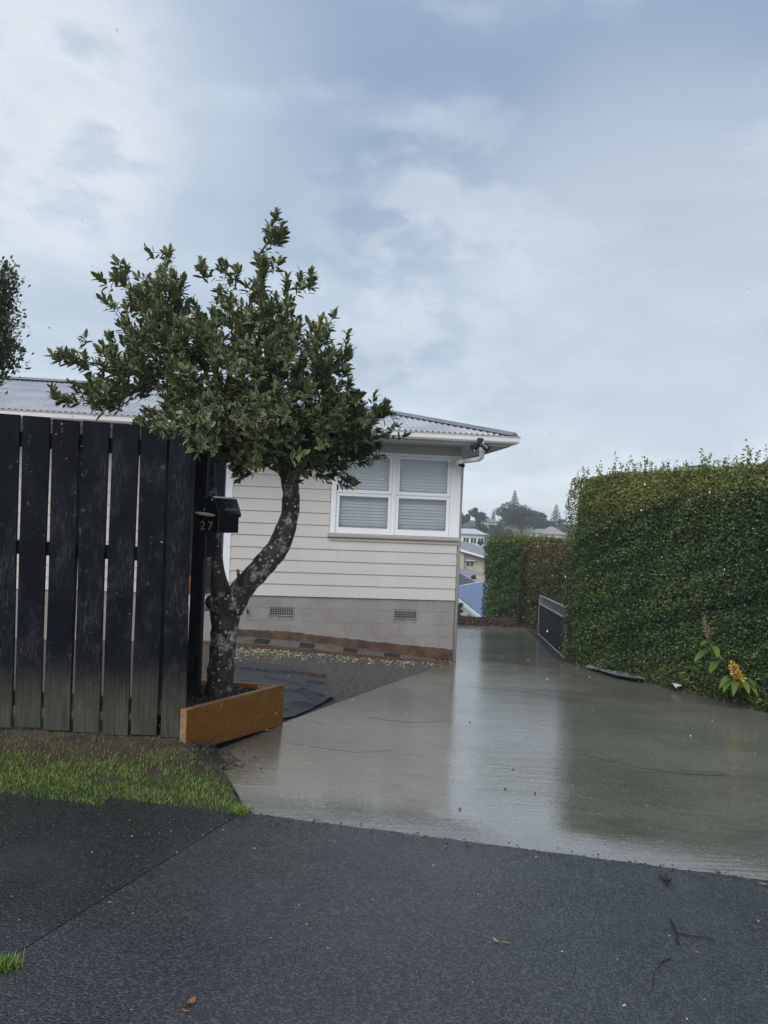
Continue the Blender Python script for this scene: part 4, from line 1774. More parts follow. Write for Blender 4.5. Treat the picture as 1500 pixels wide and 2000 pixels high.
for (x, zz) in ((.036, hr - .026), (-.028, hb + .034)):
    mb = MB()
    mb.tube([MF @ Vector((x, -.0145, zz)), MF @ Vector((x, -.019, zz))], .005, 8)
    mb.build('rivet', M['chrome'], mbx_)
for i, ch in enumerate('27'):
    cu = bpy.data.curves.new('digit', 'FONT')
    cu.body = ch
    cu.size = .086
    cu.extrude = .0015
    cu.offset = .0012
    tmp = bpy.data.objects.new('digit_outline', cu)
    me = bpy.data.meshes.new_from_object(tmp)
    bpy.data.objects.remove(tmp)
    me.name = 'digit'
    me.materials.clear()
    o = link('digit', me, M['digit'])
    o.parent = mbx_
    L_ = Matrix.Translation(-mo) @ MF @ Matrix.Translation((-.070 + i * .066, -.003, .018)) @ Matrix.Rotation(R(90), 4, 'X')
    o.matrix_local = L_
mb = MB()
mb.prism([MF @ Vector((x, -.012, zz)) for x, zz in ((-MW * .44, hb - .020), (MW * .40, hb - .020), (MW * .40, hb - .0145), (-MW * .44, hb - .0145))], MF.to_3x3() @ Vector((0, .0115, 0)))
mb.build('slot_lip', M['mailbox'], mbx_)
mb = MB()
mb.box((-.03, ML * .35, -.18), (.03, ML * .35 + .09, -.001), 0, MF @ Matrix.Translation((-.115, 0, 0)))
mb.build('bracket', M['black_plastic'], mbx_, bevel=.004)
# rolled paper poking out of the slot
pc = MF @ Vector((-.012, -.035, hb + .004))
pa_ = empty('rolled_paper', pc, 'cream rolled paper poking out of the letterbox slot', 'paper')
n = 18
for (rx, rz, dy, nm) in ((.078, .0135, 0, 'outer_roll'), (.055, .0075, -.006, 'inner_roll')):
    mb = MB()
    ring = [(rx * math.cos(2 * math.pi * k / n), rz * math.sin(2 * math.pi * k / n) * (1 if math.sin(2 * math.pi * k / n) < 0 else .7)) for k in range(n)]
    mb.prism([MF @ Vector((x - .012, -.040 + dy, hb + .004 + zz - .10 * x)) for x, zz in ring], MF.to_3x3() @ Vector((0, .06, 0)))
    mb.build(nm, M['paper'], pa_)

# ------------------------------------------------------------------ variegated tree
TD = 5.85
tb = G(428, 1364, mulch_z)
TD = tb.y


def tp_(px, py, dd=0.):
    return P(px, py, TD + dd)


def spline(pts, n):
    """Catmull-Rom through points"""
    out = []
    m = len(pts)
    for i in range(m - 1):
        p0, p1, p2, p3 = pts[max(i - 1, 0)], pts[i], pts[i + 1], pts[min(i + 2, m - 1)]
        for k in range(n):
            t = k / n
            out.append(.5 * ((2 * p1) + (p2 - p0) * t + (2 * p0 - 5 * p1 + 4 * p2 - p3) * t * t + (3 * p1 - p0 - 3 * p2 + p3) * t ** 3))
    out.append(pts[-1])
    return out


def interp_list(r, n):
    out = []
    for i in range(len(r) - 1):
        out += [r[i] + (r[i + 1] - r[i]) * k / n for k in range(n)]
    return out + [r[-1]]


tree = empty('variegated_tree', (tb.x, tb.y, tb.z - .02), 'forked variegated tree with lichen-spotted trunk growing in the timber planter', 'tree')
pxm = TD / FPX       # metres per photo pixel at the trunk


def knob(p):
    return 1 + .10 * float(sn(p, 11.)) + .07 * float(sn(p, 30., 5))


tr_px = [(427, 1385, 34), (428, 1350, 28), (432, 1300, 26), (436, 1250, 25), (440, 1205, 27), (446, 1165, 33)]
mb = MB()
mb.tube(spline([tp_(x, y) for x, y, r in tr_px], 8), [r * pxm for r in interp_list([r for *_, r in tr_px], 8)], 20, jitter=knob)
mb.build('trunk', M['bark'], tree, smooth=True)
la_px = [(438, 1185, 24, 0), (428, 1140, 17, .02), (424, 1100, 12, .05), (421, 1040, 10, .10), (416, 970, 9.5, .12), (411, 905, 9, .08), (412, 850, 8, .0), (425, 800, 7, -.1)]
ra_px = [(450, 1185, 27, 0), (480, 1142, 23, -.02), (515, 1105, 21, -.05), (545, 1065, 22, -.05), (562, 1020, 19, -.03), (568, 975, 17, 0), (563, 925, 17, .0), (545, 890, 13, .05), (515, 840, 10, .05), (490, 770, 8, .05)]
rb_px = [(566, 945, 14, 0), (575, 900, 12, -.1), (590, 850, 9, -.15), (615, 800, 7, -.1)]
nodes, parent, fixedr = [], [], []


def limb(px, prev=None):
    pts = spline([tp_(x, y, d) for x, y, r, d in px], 6)
    rr = [r * pxm for r in interp_list([r for _, _, r, _ in px], 6)]
    mb = MB()
    mb.tube(pts, rr, 14, jitter=knob)
    mb.build('limb', M['bark'], tree, smooth=True)
    for p, r in list(zip(pts, rr))[10:]:
        nodes.append(p)
        parent.append(-1)
        fixedr.append(r)


limb(la_px)
limb(ra_px)
limb(rb_px)
# short stub on the left limb and knots
mb = MB()
mb.tube([tp_(470, 1145, -.09), tp_(464, 1112, -.10)], [.018, .011], 8, jitter=knob)
mb.build('stub', M['bark'], tree, smooth=True)
for (x, y, r, d) in ((414, 1176, 12, -.03), (418, 1192, 8, -.05), (450, 1249, 10, -.05)):
    bm = bmesh.new()
    bmesh.ops.create_icosphere(bm, subdivisions=2, radius=r * pxm * 1.15, matrix=Matrix.Translation(tp_(x, y, d) - tree.location))
    for v in bm.verts:
        v.co += Vector(v.co).normalized() * .008 * float(sn(v.co, 40.))
    for f in bm.faces:
        f.smooth = True
    me = bpy.data.meshes.new('knot')
    bm.to_mesh(me)
    bm.free()
    link('knot', me, M['bark'], tree)

# crown: blobs in photo pixels at the tree's own depth -> volumes in metres (cx, cy, rx, ry, depth offset, depth radius, count, variegation, tint shift)
BL = [
    (410, 700, 165, 95, .0, .85, 200, 1, 0), (300, 650, 105, 95, .0, .55, 80, 1, 0), (285, 570, 75, 50, .1, .35, 34, 1, .12),
    (335, 560, 40, 35, .1, .25, 14, 1, .12), (490, 620, 95, 80, .0, .5, 62, 1, 0), (520, 520, 36, 40, .0, .2, 11, 1, -.05), (538, 450, 20, 42, 0, .12, 12, 1, -.05), (590, 545, 24, 24, 0, .12, 7, 1, -.05),
    (450, 525, 22, 22, .0, .15, 6, 1, 0), (395, 520, 10, 14, .0, .1, 4, 1, .35), (560, 690, 95, 80, -.1, .6, 78, .75, .02), (575, 790, 110, 75, -.1, .7, 110, .7, .05),
    (430, 800, 130, 55, -.2, .75, 110, 1, .05), (650, 830, 80, 55, -.1, .5, 64, .22, -.08), (690, 850, 55, 45, -.1, .35, 36, .10, -.12), (640, 720, 40, 40, .0, .35, 18, .5, 0), (675, 690, 14, 16, 0, .1, 4, .6, .02),
    (636, 640, 26, 22, .0, .15, 7, .9, .45), (745, 800, 24, 26, -.05, .14, 9, .2, -.05), (690, 775, 22, 18, 0, .15, 6, .2, -.05),
    (690, 935, 16, 18, -.1, .1, 4, .1, -.1), (510, 880, 70, 30, -.2, .5, 30, .55, .1), (600, 890, 60, 25, -.1, .4, 22, .25, -.02), (540, 850, 60, 30, -.35, .35, 24, .8, .18),
    (115, 690, 28, 16, .0, .15, 6, 1, .0), (150, 700, 18, 14, .0, .12, 4, 1, 0), (125, 760, 42, 26, .0, .2, 10, 1, .0), (195, 770, 50, 36, .0, .3, 18, 1, .0), (210, 690, 24, 40, .0, .25, 10, 1, .0), (250, 740, 60, 50, .0, .4, 30, 1, 0),
    (330, 830, 80, 26, -.35, .4, 30, 1, .02), (395, 850, 50, 24, -.3, .4, 22, 1, -.02), (445, 880, 30, 24, -.1, .3, 12, .7, -.05), (600, 910, 70, 20, -.1, .35, 16, .2, -.05), (480, 892, 50, 18, -.15, .4, 14, .8, .02), (352, 832, 62, 18, -1.33, .06, 9, 1, -.02), (385, 862, 24, 20, -1.33, .05, 6, 1, .02), (735, 860, 28, 22, -.1, .2, 10, .15, -.08), (720, 890, 26, 22, -.1, .2, 9, .1, -.1), (235, 545, 18, 26, .1, .15, 5, 1, .1)]
tips, tvari, ttint = [], [], []
for (cx, cy, rx, ry, do, dr_, cnt, va, ti) in BL:
    for _ in range(int(cnt * 1.5 + .5) if cnt > 12 else cnt):
        while True:
            q = rng.uniform(-1, 1, 3)
            if q @ q < 1:
                break
        dd = do + q[2] * dr_
        p = tp_(cx + q[0] * rx, cy + q[1] * ry, dd)
        if p.y < 4.86 and p.z < 2.02 and do > -1:
            p.y = 4.9 + random.random() * .4
        if cnt > 12 and random.random() < .13:
            cc = tp_(430, 740)
            p = cc + (p - cc) * random.uniform(1.08, 1.28)
        tips.append(p)
        tvari.append(va)
        ttint.append(ti)
N0 = np.array([tuple(p) for p in nodes])
T = np.array([tuple(p) for p in tips])
dist = np.array([np.min(np.linalg.norm(N0 - t, axis=1)) for t in T])
order = np.argsort(dist)
NP = [np.array(p) for p in nodes]
arr = np.zeros((len(NP) + 12 * len(T) + 10, 3))
arr[:len(NP)] = NP
cnt_n = len(NP)
par = parent[:]
tip_node = {}
root_pt = np.array(tp_(520, 880))
for ti in order:
    t = T[ti]
    d = np.linalg.norm(arr[:cnt_n] - t, axis=1)
    # grow outwards: punish connections that come from farther out than the tip
    dr0 = np.linalg.norm(arr[:cnt_n] - root_pt, axis=1)
    pen = np.where(dr0 > np.linalg.norm(t - root_pt) - .02, .5, 0.)
    j = int(np.argmin(d + pen))
    a = arr[j]
    L_ = np.linalg.norm(t - a)
    k = min(11, max(1, int(L_ / .09)))
    sag = rng.normal(0, .06, 3) * L_
    sag[2] -= .04 * L_
    last = j
    for q in range(1, k + 1):
        u = q / k
        arr[cnt_n] = a + (t - a) * u + sag * math.sin(math.pi * u)
        par.append(last)
        last = cnt_n
        cnt_n += 1
    tip_node[ti] = last
load = np.zeros(cnt_n)
for ti in order:
    load[tip_node[ti]] += 1
for i in range(cnt_n - 1, len(NP) - 1, -1):
    if par[i] >= 0:
        load[par[i]] += load[i]
rad = np.minimum(.0019 * np.maximum(load, 1) ** .5, .02)
mb_t = MB()
child = {}
for i in range(len(NP), cnt_n):
    child.setdefault(par[i], []).append(i)
for i in range(len(NP), cnt_n):
    p = par[i]
    heads = child.get(p, [])
    if p >= len(NP) and heads[0] == i and i == p + 1:
        continue              # continuation handled by its chain start
    chain = [p, i]
    c = i
    while child.get(c) and child[c][0] == c + 1:
        c = child[c][0]
        chain.append(c)
    rr = [rad[q] if q >= len(NP) else rad[i] for q in chain]
    mb_t.tube([Vector(arr[q]) for q in chain], rr, 5, cap=False)
tw = mb_t.build('twigs', M['twig'], tree, smooth=True)
tw['kind'] = 'stuff'
# leaves: rosettes at the twig tips and a few along the last stretch
lp_, la_, ln_, ll_, lw_, lt_, lv_ = [], [], [], [], [], [], []
for ti in range(len(T)):
    nd_ = tip_node[ti]
    t = arr[nd_]
    pv = arr[par[nd_]]
    ax = unit(t - pv)
    ax = unit(ax * .6 + np.array([0, 0, .55]) + unit(t - root_pt) * .35)
    m = random.randint(9, 14)
    sz = random.uniform(.82, 1.15)
    perp = unit(np.cross(ax, rng.normal(size=3)))
    perp2 = np.cross(ax, perp)
    new = ttint[ti]
    for k in range(m):
        a = k * 2.4 + random.uniform(-.3, .3)
        op_ = R(15 + 66 * (k / m) + random.uniform(-22, 22))
        rd = perp * math.cos(a) + perp2 * math.sin(a)
        dv = ax * math.cos(op_) + rd * math.sin(op_)
        base = t - ax * (random.uniform(.05, .13) * (k / m))
        lp_.append(base)
        la_.append(dv)
        ln_.append(unit(ax * math.sin(op_) - rd * math.cos(op_) + rng.normal(0, .18, 3)))
        s_ = sz * random.choice((.55, .8, .95, 1.0, 1.1, 1.2)) * random.uniform(.9, 1.08)
        ll_.append(.064 * s_)
        lw_.append(.031 * s_)
        lt_.append(min(1, max(0, .34 + new + random.gauss(0, .10))))
        lv_.append(tvari[ti] * random.uniform(.30, .95))
    if par[nd_] >= 0:
        for k in range(4):
            u = random.random()
            base = t + (pv - t) * u
            rd = unit(rng.normal(size=3))
            dv = unit(ax * .6 + rd)
            lp_.append(base)
            la_.append(dv)
            ln_.append(unit(np.array([0, 0, 1.]) + rng.normal(0, .4, 3)))
            ll_.append(.06)
            lw_.append(.027)
            lt_.append(min(1, max(0, .25 + new + random.gauss(0, .1))))
            lv_.append(tvari[ti] * random.uniform(.4, 1.0))
lp_, la_, ln_ = np.array(lp_), np.array(la_), np.array(ln_)
ll_, lw_, lt_, lv_ = map(np.array, (ll_, lw_, lt_, lv_))
# the leaves that show largest (nearest, or clear against the sky) are parts of their own
near = np.argsort(lp_[:, 1] - 1.1 * (lp_[:, 2] > 2.9))[:290]
rest = np.ones(len(lp_), bool)
rest[near] = False
V, F_, at = leaves(lp_[rest], la_[rest], ln_[rest], ll_[rest], lw_[rest], lt_[rest], LEAF8, LEAF8F, LEAF8U, lv_[rest], org=tuple(tree.location))
fo_ = link('foliage', np_mesh('foliage', V, F_, at), M['vleaf'], tree)
fo_['kind'] = 'stuff'
protos = {}
for i in near:
    key = (int(lt_[i] * 6), int(lv_[i] * 3))
    if key not in protos:
        V, F_, at = leaves(np.zeros((1, 3)), np.array([[0, 1., 0]]), np.array([[0, 0, 1.]]), [1.], [.49], np.array([lt_[i]]), LEAF8, LEAF8F, LEAF8U, np.array([lv_[i]]))
        me = np_mesh('leaf', V, F_, at)
        me.materials.append(M['vleaf'])
        protos[key] = me
    o = bpy.data.objects.new('leaf', protos[key])
    col.objects.link(o)
    o.parent = tree
    y_ = Vector(la_[i]).normalized()
    x_ = y_.cross(Vector(ln_[i])).normalized()
    z_ = x_.cross(y_)
    s_ = ll_[i]
    o.matrix_local = Matrix.Translation(Vector(lp_[i]) - tree.location) @ Matrix(((x_.x, y_.x, z_.x, 0), (x_.y, y_.y, z_.y, 0), (x_.z, y_.z, z_.z, 0), (0, 0, 0, 1))) @ Matrix.Diagonal((s_, s_, s_, 1))
# yellow and red shoot in the fork
yp = tp_(462, 1118, -.02)

# ------------------------------------------------------------------ second tree behind the fence (left edge)
t2b = Vector((-3.75, 6.9, -.1))
t2 = empty('small_leaved_tree', t2b, 'bushy small-leaved tree behind the fence at the left edge', 'tree')
mb = MB()
mb.tube(spline([t2b, t2b + Vector((.03, 0, .9)), t2b + Vector((-.05, .05, 1.7)), t2b + Vector((.05, 0, 2.6)), t2b + Vector((.05, 0, 3.4))], 5), [.07] * 6 + list(np.linspace(.06, .012, 15)), 10, jitter=knob)
mb.build('trunk', M['bark'], t2, smooth=True)
C2 = []
for (px, py, rx, ry, dr_, cnt) in ((-45, 660, 62, 130, .5, 520), (-5, 620, 38, 75, .25, 130), (10, 560, 22, 45, .15, 60), (10, 690, 26, 50, .2, 80), (-60, 560, 60, 60, .4, 160), (-140, 660, 80, 120, .5, 300)):
    for _ in range(cnt):
        while True:
            q = rng.uniform(-1, 1, 3)
            if q @ q < 1:
                break
        C2.append(tuple(P(px + q[0] * rx, py + q[1] * ry, 6.9 + q[2] * dr_)))
C2 = np.array(C2)
mb = MB()
tk = np.array(t2b + Vector((.0, 0, 1.6)))
for p in C2[::7]:
    z = max(1.4, min(3.2, p[2] - .5))
    st_ = Vector((t2b.x, t2b.y, z - .1))
    e = Vector(p)
    mb.tube([st_, (st_ + e) / 2 + Vector((0, 0, -.04)), e], [.011, .007, .003], 4, cap=False)
tw2 = mb.build('twigs', M['twig'], t2)
tw2['kind'] = 'stuff'
m = 9
base = np.repeat(C2, m, 0) + rng.normal(0, .05, (len(C2) * m, 3))
ax = rng.normal(size=(len(base), 3)) + np.array([.15, 0, .7])
V, F_, at = leaves(base, ax, rng.normal(size=(len(base), 3)) + np.array([0, 0, 1.2]), rng.uniform(.034, .060, len(base)), rng.uniform(.016, .028, len(base)), np.clip(.42 + .25 * sn(base, 5.) + rng.normal(0, .12, len(base)), 0, 1), org=tuple(t2b))
o = link('foliage', np_mesh('foliage', V, F_, at), M['tleaf'], t2)
o['kind'] = 'stuff'


# ------------------------------------------------------------------ hedges
def hedge(name, label, a, b, thick, h_fn, mat, n_face, n_top, lsize, tint_fn, sprig=.25, core_inset=.10, group=None):
    """a->b is the face seen from the driveway (left to right); thickness goes behind it"""
    a, b = Vector(a), Vector(b)
    u = (b - a).normalized()
    L_ = (b - a).length
    nb = Vector((-u.y, u.x, 0))                       # to the back
    if nb.dot(Vector((0, 1, 0))) < 0 and nb.x < 0:
        nb = -nb
    root = empty(name, (a.x, a.y, g(a.x, a.y)), label, 'hedge', group)
    un, nbn = np.array(u), np.array(nb)
    an = np.array(a)

    def place(s, t, f):
        """s along, t depth, f height fraction"""
        base = an + np.outer(s, un) + np.outer(t, nbn)
        zg = np.array([-.08 * nd(x, y) for x, y in base[:, :2]])
        hh = h_fn(s)
        base[:, 2] = zg + f * hh
        return base

    def rnd(s, t, f):
        """round the upper edges and the ends"""
        return s, t, f
    P_, N_ = [], []
    ns = n_face
    s = rng.uniform(-.02, L_ + .02, ns)
    f = rng.uniform(-.01, 1, ns)
    bulge = .10 * np.clip((f - .86) / .14, 0, 1) ** 2 * 2.0
    t = np.abs(rng.exponential(.045, ns)) + bulge
    p = place(s, t, f)
    und = .05 * sn(p, 1.9) + .045 * sn(p, 5.5, 3) + .03 * sn(p, 11., 1)
    p += np.outer(-und, nbn)
    endr = .30 * np.clip(1 - s / .55, 0, 1) ** 2
    p += np.outer(endr, nbn)
    P_.append(p)
    N_.append(np.tile(-nbn, (ns, 1)))
    nt = n_top
    s = rng.uniform(0, L_, nt)
    t = rng.uniform(.0, thick, nt)
    f = 1 - np.abs(rng.exponential(.012, nt)) - .10 * np.clip(1 - t / .22, 0, 1) ** 2
    p = place(s, t, f)
    p[:, 2] += .045 * sn(p, 2.2) + .03 * sn(p, 6, 2)
    P_.append(p)
    N_.append(np.tile(np.array([0, 0, 1.]), (nt, 1)))
    ne = int(n_face * thick / L_ * .8)
    for (s0, sg) in ((0., -1), (L_, 1)):
        t = rng.uniform(0, thick, ne)
        f = rng.uniform(.03, 1, ne)
        s = s0 - sg * (np.abs(rng.exponential(.045, ne)) + .15 * np.clip((f - .86) / .14, 0, 1) ** 2)
        p = place(s, t, f)
        p += np.outer(.05 * sn(p, 1.9), un)
        P_.append(p)
        N_.append(np.tile(un * sg, (ne, 1)))
    # sprigs standing out of the top
    k = int(L_ * 42 * sprig * 4)
    for _ in range(k):
        s_ = random.uniform(0, L_)
        t_ = random.uniform(0.02, thick * .9)
        hgt = abs(random.gauss(0, .10)) * sprig * 4 + .03
        q = place(np.array([s_]), np.array([t_]), np.array([1.]))[0]
        m = int(6 + hgt * 110)
        zz = rng.uniform(-.05, hgt, m)
        lean = rng.normal(0, .12, 2)
        pp_ = q + np.stack([lean[0] * zz + rng.normal(0, .010, m), lean[1] * zz + rng.normal(0, .010, m), zz], 1)
        P_.append(pp_)
        N_.append(rng.normal(size=(m, 3)) + np.array([0, 0, .6]))
    pos = np.concatenate(P_)
    nr = np.concatenate(N_)
    n = len(pos)
    nrm = unit(nr * 1.0 + rng.normal(0, .55, (n, 3)) + np.array([0, 0, .35]))
    ax = rng.normal(size=(n, 3)) + np.array([0, 0, -.25]) + nr * .5
    Ls = lsize * rng.uniform(.7, 1.35, n)
    hrel = np.array([(z + .08 * nd(x, y)) for x, y, z in pos])
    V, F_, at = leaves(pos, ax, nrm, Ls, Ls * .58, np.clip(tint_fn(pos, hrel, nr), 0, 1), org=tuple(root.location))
    o = link('foliage', np_mesh('foliage', V, F_, at), mat, root)
    o['kind'] = 'stuff'
    # solid dark core; the shade inside the hedge is put into its colour
    ns_, nf_ = max(6, int(L_ / .15)), 16
    ci = core_inset
    ss = np.linspace(ci * 1.6, L_ - ci * 1.6, ns_)
    prof = [(ci + .03, .02), (ci, .25), (ci, .6), (ci, .88), (ci + .14, .955), (thick / 2, .965), (thick - ci - .14, .955), (thick - ci, .88), (thick - ci, .4), (thick - ci, .02)]
    V, k = [], len(prof)
    for s_ in ss:
        e = min(s_ - ss[0], ss[-1] - s_)
        sh = .22 * max(0, 1 - e / .5) ** 2
        for (t_, f_) in prof:
            q = place(np.array([s_]), np.array([t_ + (sh if t_ < thick / 2 else -sh)]), np.array([f_]))[0]
            V.append(q + nbn * (-.05 * sn(q, 1.9) - .045 * sn(q, 5.5, 3)) * (1 if t_ < thick / 2 else 0) - np.array(root.location))
    F = [(i * k + j, i * k + j + 1, (i + 1) * k + j + 1, (i + 1) * k + j) for i in range(ns_ - 1) for j in range(k - 1)]
    F += [(j, j + 1, k - 2 - j, k - 1 - j) for j in range(k // 2 - 1)]
    e0 = (ns_ - 1) * k
    F += [(e0 + j, e0 + j + 1, e0 + k - 2 - j, e0 + k - 1 - j) for j in range(k // 2 - 1)]
    link('shade_core', np_mesh('shade_core', np.array(V), np.array(F)), M['hedge_core'], root)
    # stems at the foot
    mb = MB()
    s_ = .25
    while s_ < L_:
        q = Vector(place(np.array([s_]), np.array([thick * .35]), np.array([0.]))[0])
        mb.tube([q - Vector((0, 0, .05)), q + Vector((random.uniform(-.05, .05), 0, .5))], [.03, .02], 6)
        s_ += random.uniform(.35, .6)
    mb.build('stems', M['twig'], root)
    return root


M['hedge_core'] = simple('hedge_shade_core', (.012, .016, .010), .9, .4, 9, bump=.8, bscale=25)


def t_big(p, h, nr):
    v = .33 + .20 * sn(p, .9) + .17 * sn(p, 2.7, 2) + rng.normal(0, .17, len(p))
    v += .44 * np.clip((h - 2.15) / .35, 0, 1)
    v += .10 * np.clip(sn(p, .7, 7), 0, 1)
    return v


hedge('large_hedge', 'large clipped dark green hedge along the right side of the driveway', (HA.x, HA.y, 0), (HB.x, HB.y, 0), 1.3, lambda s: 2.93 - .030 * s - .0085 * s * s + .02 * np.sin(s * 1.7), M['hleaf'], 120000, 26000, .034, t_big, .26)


def t_brown(p, h, nr):
    v = .38 + .2 * sn(p, 1.2) + rng.normal(0, .14, len(p)) + .35 * np.clip((h - 1.3) / .8, 0, 1)
    return v


gA, gB = G(938, 1207), G(1002, 1218)
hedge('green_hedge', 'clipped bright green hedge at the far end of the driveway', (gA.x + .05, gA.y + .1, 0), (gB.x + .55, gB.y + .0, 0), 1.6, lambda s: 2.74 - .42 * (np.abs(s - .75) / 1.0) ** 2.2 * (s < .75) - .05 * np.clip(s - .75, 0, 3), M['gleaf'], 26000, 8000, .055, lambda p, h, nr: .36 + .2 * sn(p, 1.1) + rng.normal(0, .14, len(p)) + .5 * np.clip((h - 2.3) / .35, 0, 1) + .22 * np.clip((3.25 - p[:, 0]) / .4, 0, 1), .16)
bA = G(1000, 1222)
hedge('brown_hedge', 'bronze-tinged clipped hedge between the green hedge and the gate', (bA.x + .02, bA.y - .7, 0), (bA.x + 2.6, bA.y - 1.9, 0), 1.2, lambda s: 2.36 - .30 * np.clip(1 - s / .5, 0, 1) ** 2 - .02 * s, M['brownleaf'], 42000, 8000, .048, t_brown, .12)

# ------------------------------------------------------------------ gate
gt = empty('driveway_gate', (GATE0.x, GATE0.y, GATE0.z), 'low grey metal gate with barred top standing open beside the hedge', 'gate')
zt0, zt1 = P(1104, 1187, GATE0.y).z, P(1053, 1163, GATE1.y).z
H0, H1 = zt0 - GATE0.z, zt1 - GATE1.z


def gp_(t, f):
    a = GATE0.lerp(GATE1, t)
    return Vector((a.x, a.y, a.z + .02 + f * (H0 + (H1 - H0) * t - .02)))


def gbar(name, t0, f0, t1, f1, w=.035):
    mb = MB()
    mb.tube([gp_(t0, f0), gp_(t1, f1)], w / 2 * 1.25, 4)
    return mb.build(name, M['gate'], gt)


for f in (1., .79, .02):
    gbar('rail', 0, f, 1, f, .035)
for t in (0., 1.):
    gbar('post', t, 0, t, 1.0, .045)
for k in range(1, 15):
    gbar('bar', k / 15, .80, k / 15, .99, .016)
mb = MB()
a, b, c, d = gp_(.006, .03), gp_(.994, .03), gp_(.994, .78), gp_(.006, .78)
gn = (GATE1 - GATE0).cross(Vector((0, 0, 1))).normalized() * .008
mb.hexa([a - gn, b - gn, b + gn, a + gn, d - gn, c - gn, c + gn, d + gn])
mb.build('panel', M['gate_panel'], gt)
mb = MB().box((GATE0.x - .0, GATE0.y + .03, GATE0.z - .2), (GATE0.x + .075, GATE0.y + .105, zt0 + .04))
mb.build('hinge_post', M['gate'], gt, bevel=.004)

# ------------------------------------------------------------------ plastic sheet and scraps at the hedge foot
def crumple(name, px_poly, amp_, mat, label, cat, fn=g):
    pts_ = [G(px, py, fn) for px, py in px_poly]
    bm = bmesh.new()
    bm.faces.new([bm.verts.new((p.x, p.y, 0)) for p in pts_])
    bmesh.ops.triangulate(bm, faces=bm.faces)
    for _ in range(5):
        bmesh.ops.subdivide_edges(bm, edges=[e for e in bm.edges if e.calc_length() > .06], cuts=1)
        bmesh.ops.triangulate(bm, faces=bm.faces)
    for v in bm.verts:
        x, y = v.co.x, v.co.y
        v.co.z = -.08 * nd(x, y) + .018 + amp_ * (abs(float(sn((x, y, 0), 3.4))) + .5 * abs(float(sn((x, y, 4.), 9.)))) 
    bmesh.ops.solidify(bm, geom=bm.faces[:], thickness=.002)
    me = bpy.data.meshes.new(name)
    bm.to_mesh(me)
    bm.free()
    return tag(link(name, me, mat), label, cat)


crumple('plastic_sheet', [(1142, 1305), (1160, 1303), (1185, 1306), (1215, 1314), (1250, 1325), (1268, 1331), (1235, 1330), (1200, 1322), (1165, 1311)], .028, M['plastic'], 'crumpled clear plastic sheet lying at the foot of the large hedge', 'plastic sheet')
crumple('plastic_scrap', [(1309, 1343), (1315, 1337), (1324, 1338), (1332, 1347), (1320, 1348)], .05, M['sheetwhite'], 'small white plastic scrap under the hedge edge', 'plastic scrap')

# ------------------------------------------------------------------ ginger plants
def blade_leaf(base, tip, width, sag, up=Vector((0, 0, 1))):
    """broad pointed leaf as a curved strip with a folded midrib"""
    n = 8
    V, F, lu = [], [], []
    d = tip - base
    side = d.cross(up).normalized()
    nrm = side.cross(d).normalized()
    for k in range(n + 1):
        t = k / n
        c = base + d * t + nrm * sag * math.sin(math.pi * t) 
        w_ = 1.3 * width * (math.sin(math.pi * min(1, .06 + .94 * t)) ** .65) * .5
        V += [c - side * w_ + nrm * w_ * .35, c, c + side * w_ + nrm * w_ * .35]
    for k in range(n):
        a = 3 * k
        F += [(a, a + 1, a + 4, a + 3), (a + 1, a + 2, a + 5, a + 4)]
    return np.array([tuple(v) for v in V]), np.array(F)


def ginger(label, root_p, stem_pts, leafs, spike, spike_mat, nfl, spread, kindname):
    r = empty('ginger_plant', root_p, label, 'plant', 'ginger plants by the hedge')
    if len(stem_pts) > 1:
        mb = MB()
        sp_ = spline(stem_pts, 5)
        mb.tube(sp_, list(np.linspace(.012, .008, len(sp_))), 8)
        mb.build('stem', M['stem'], r, smooth=True)
    for (b, t, w_, sg, tn) in leafs:
        V, F = blade_leaf(b, t, w_, sg)
        me = np_mesh('leaf', V - np.array(root_p), F, {'tint': np.full(len(V), tn)}, smooth=True)
        link('leaf', me, M['ginger'], r)
    if spike:
        a, b = spike
        mb = MB()
        mb.tube([a, b], [.010, .005], 6)
        r_ax = mb.build('flower_stalk', M['stem'], r)
        ax_ = np.array((b - a).normalized())
        t = rng.uniform(0, 1, nfl)
        ang = rng.uniform(0, 6.283, nfl)
        x_ = unit(np.cross(ax_, np.array([0, 1., .1])))
        y_ = np.cross(ax_, x_)
        rd = np.outer(np.cos(ang), x_) + np.outer(np.sin(ang), y_)
        prof_ = spread * np.where(t < .15, .6 + t * 2.6, 1.05 - .55 * t)
        base = np.array(a) + np.outer(t, np.array(b - a)) + rd * (prof_ * rng.uniform(.1, .8, nfl))[:, None]
        dirs = rd + ax_ * rng.uniform(-.2, .9, nfl)[:, None] + rng.normal(0, .3, (nfl, 3))
        V, F_, at = leaves(base, dirs, rng.normal(size=(nfl, 3)), prof_ * rng.uniform(.6, 1.1, nfl), prof_ * rng.uniform(.3, .55, nfl), rng.uniform(0, 1, nfl), LEAF8, LEAF8F, org=tuple(root_p))
        link(kindname, np_mesh(kindname, V, F_, at), spike_mat, r)
    return r


GD = 8.55


def q_(px, py, d=GD):
    return P(px, py, d)


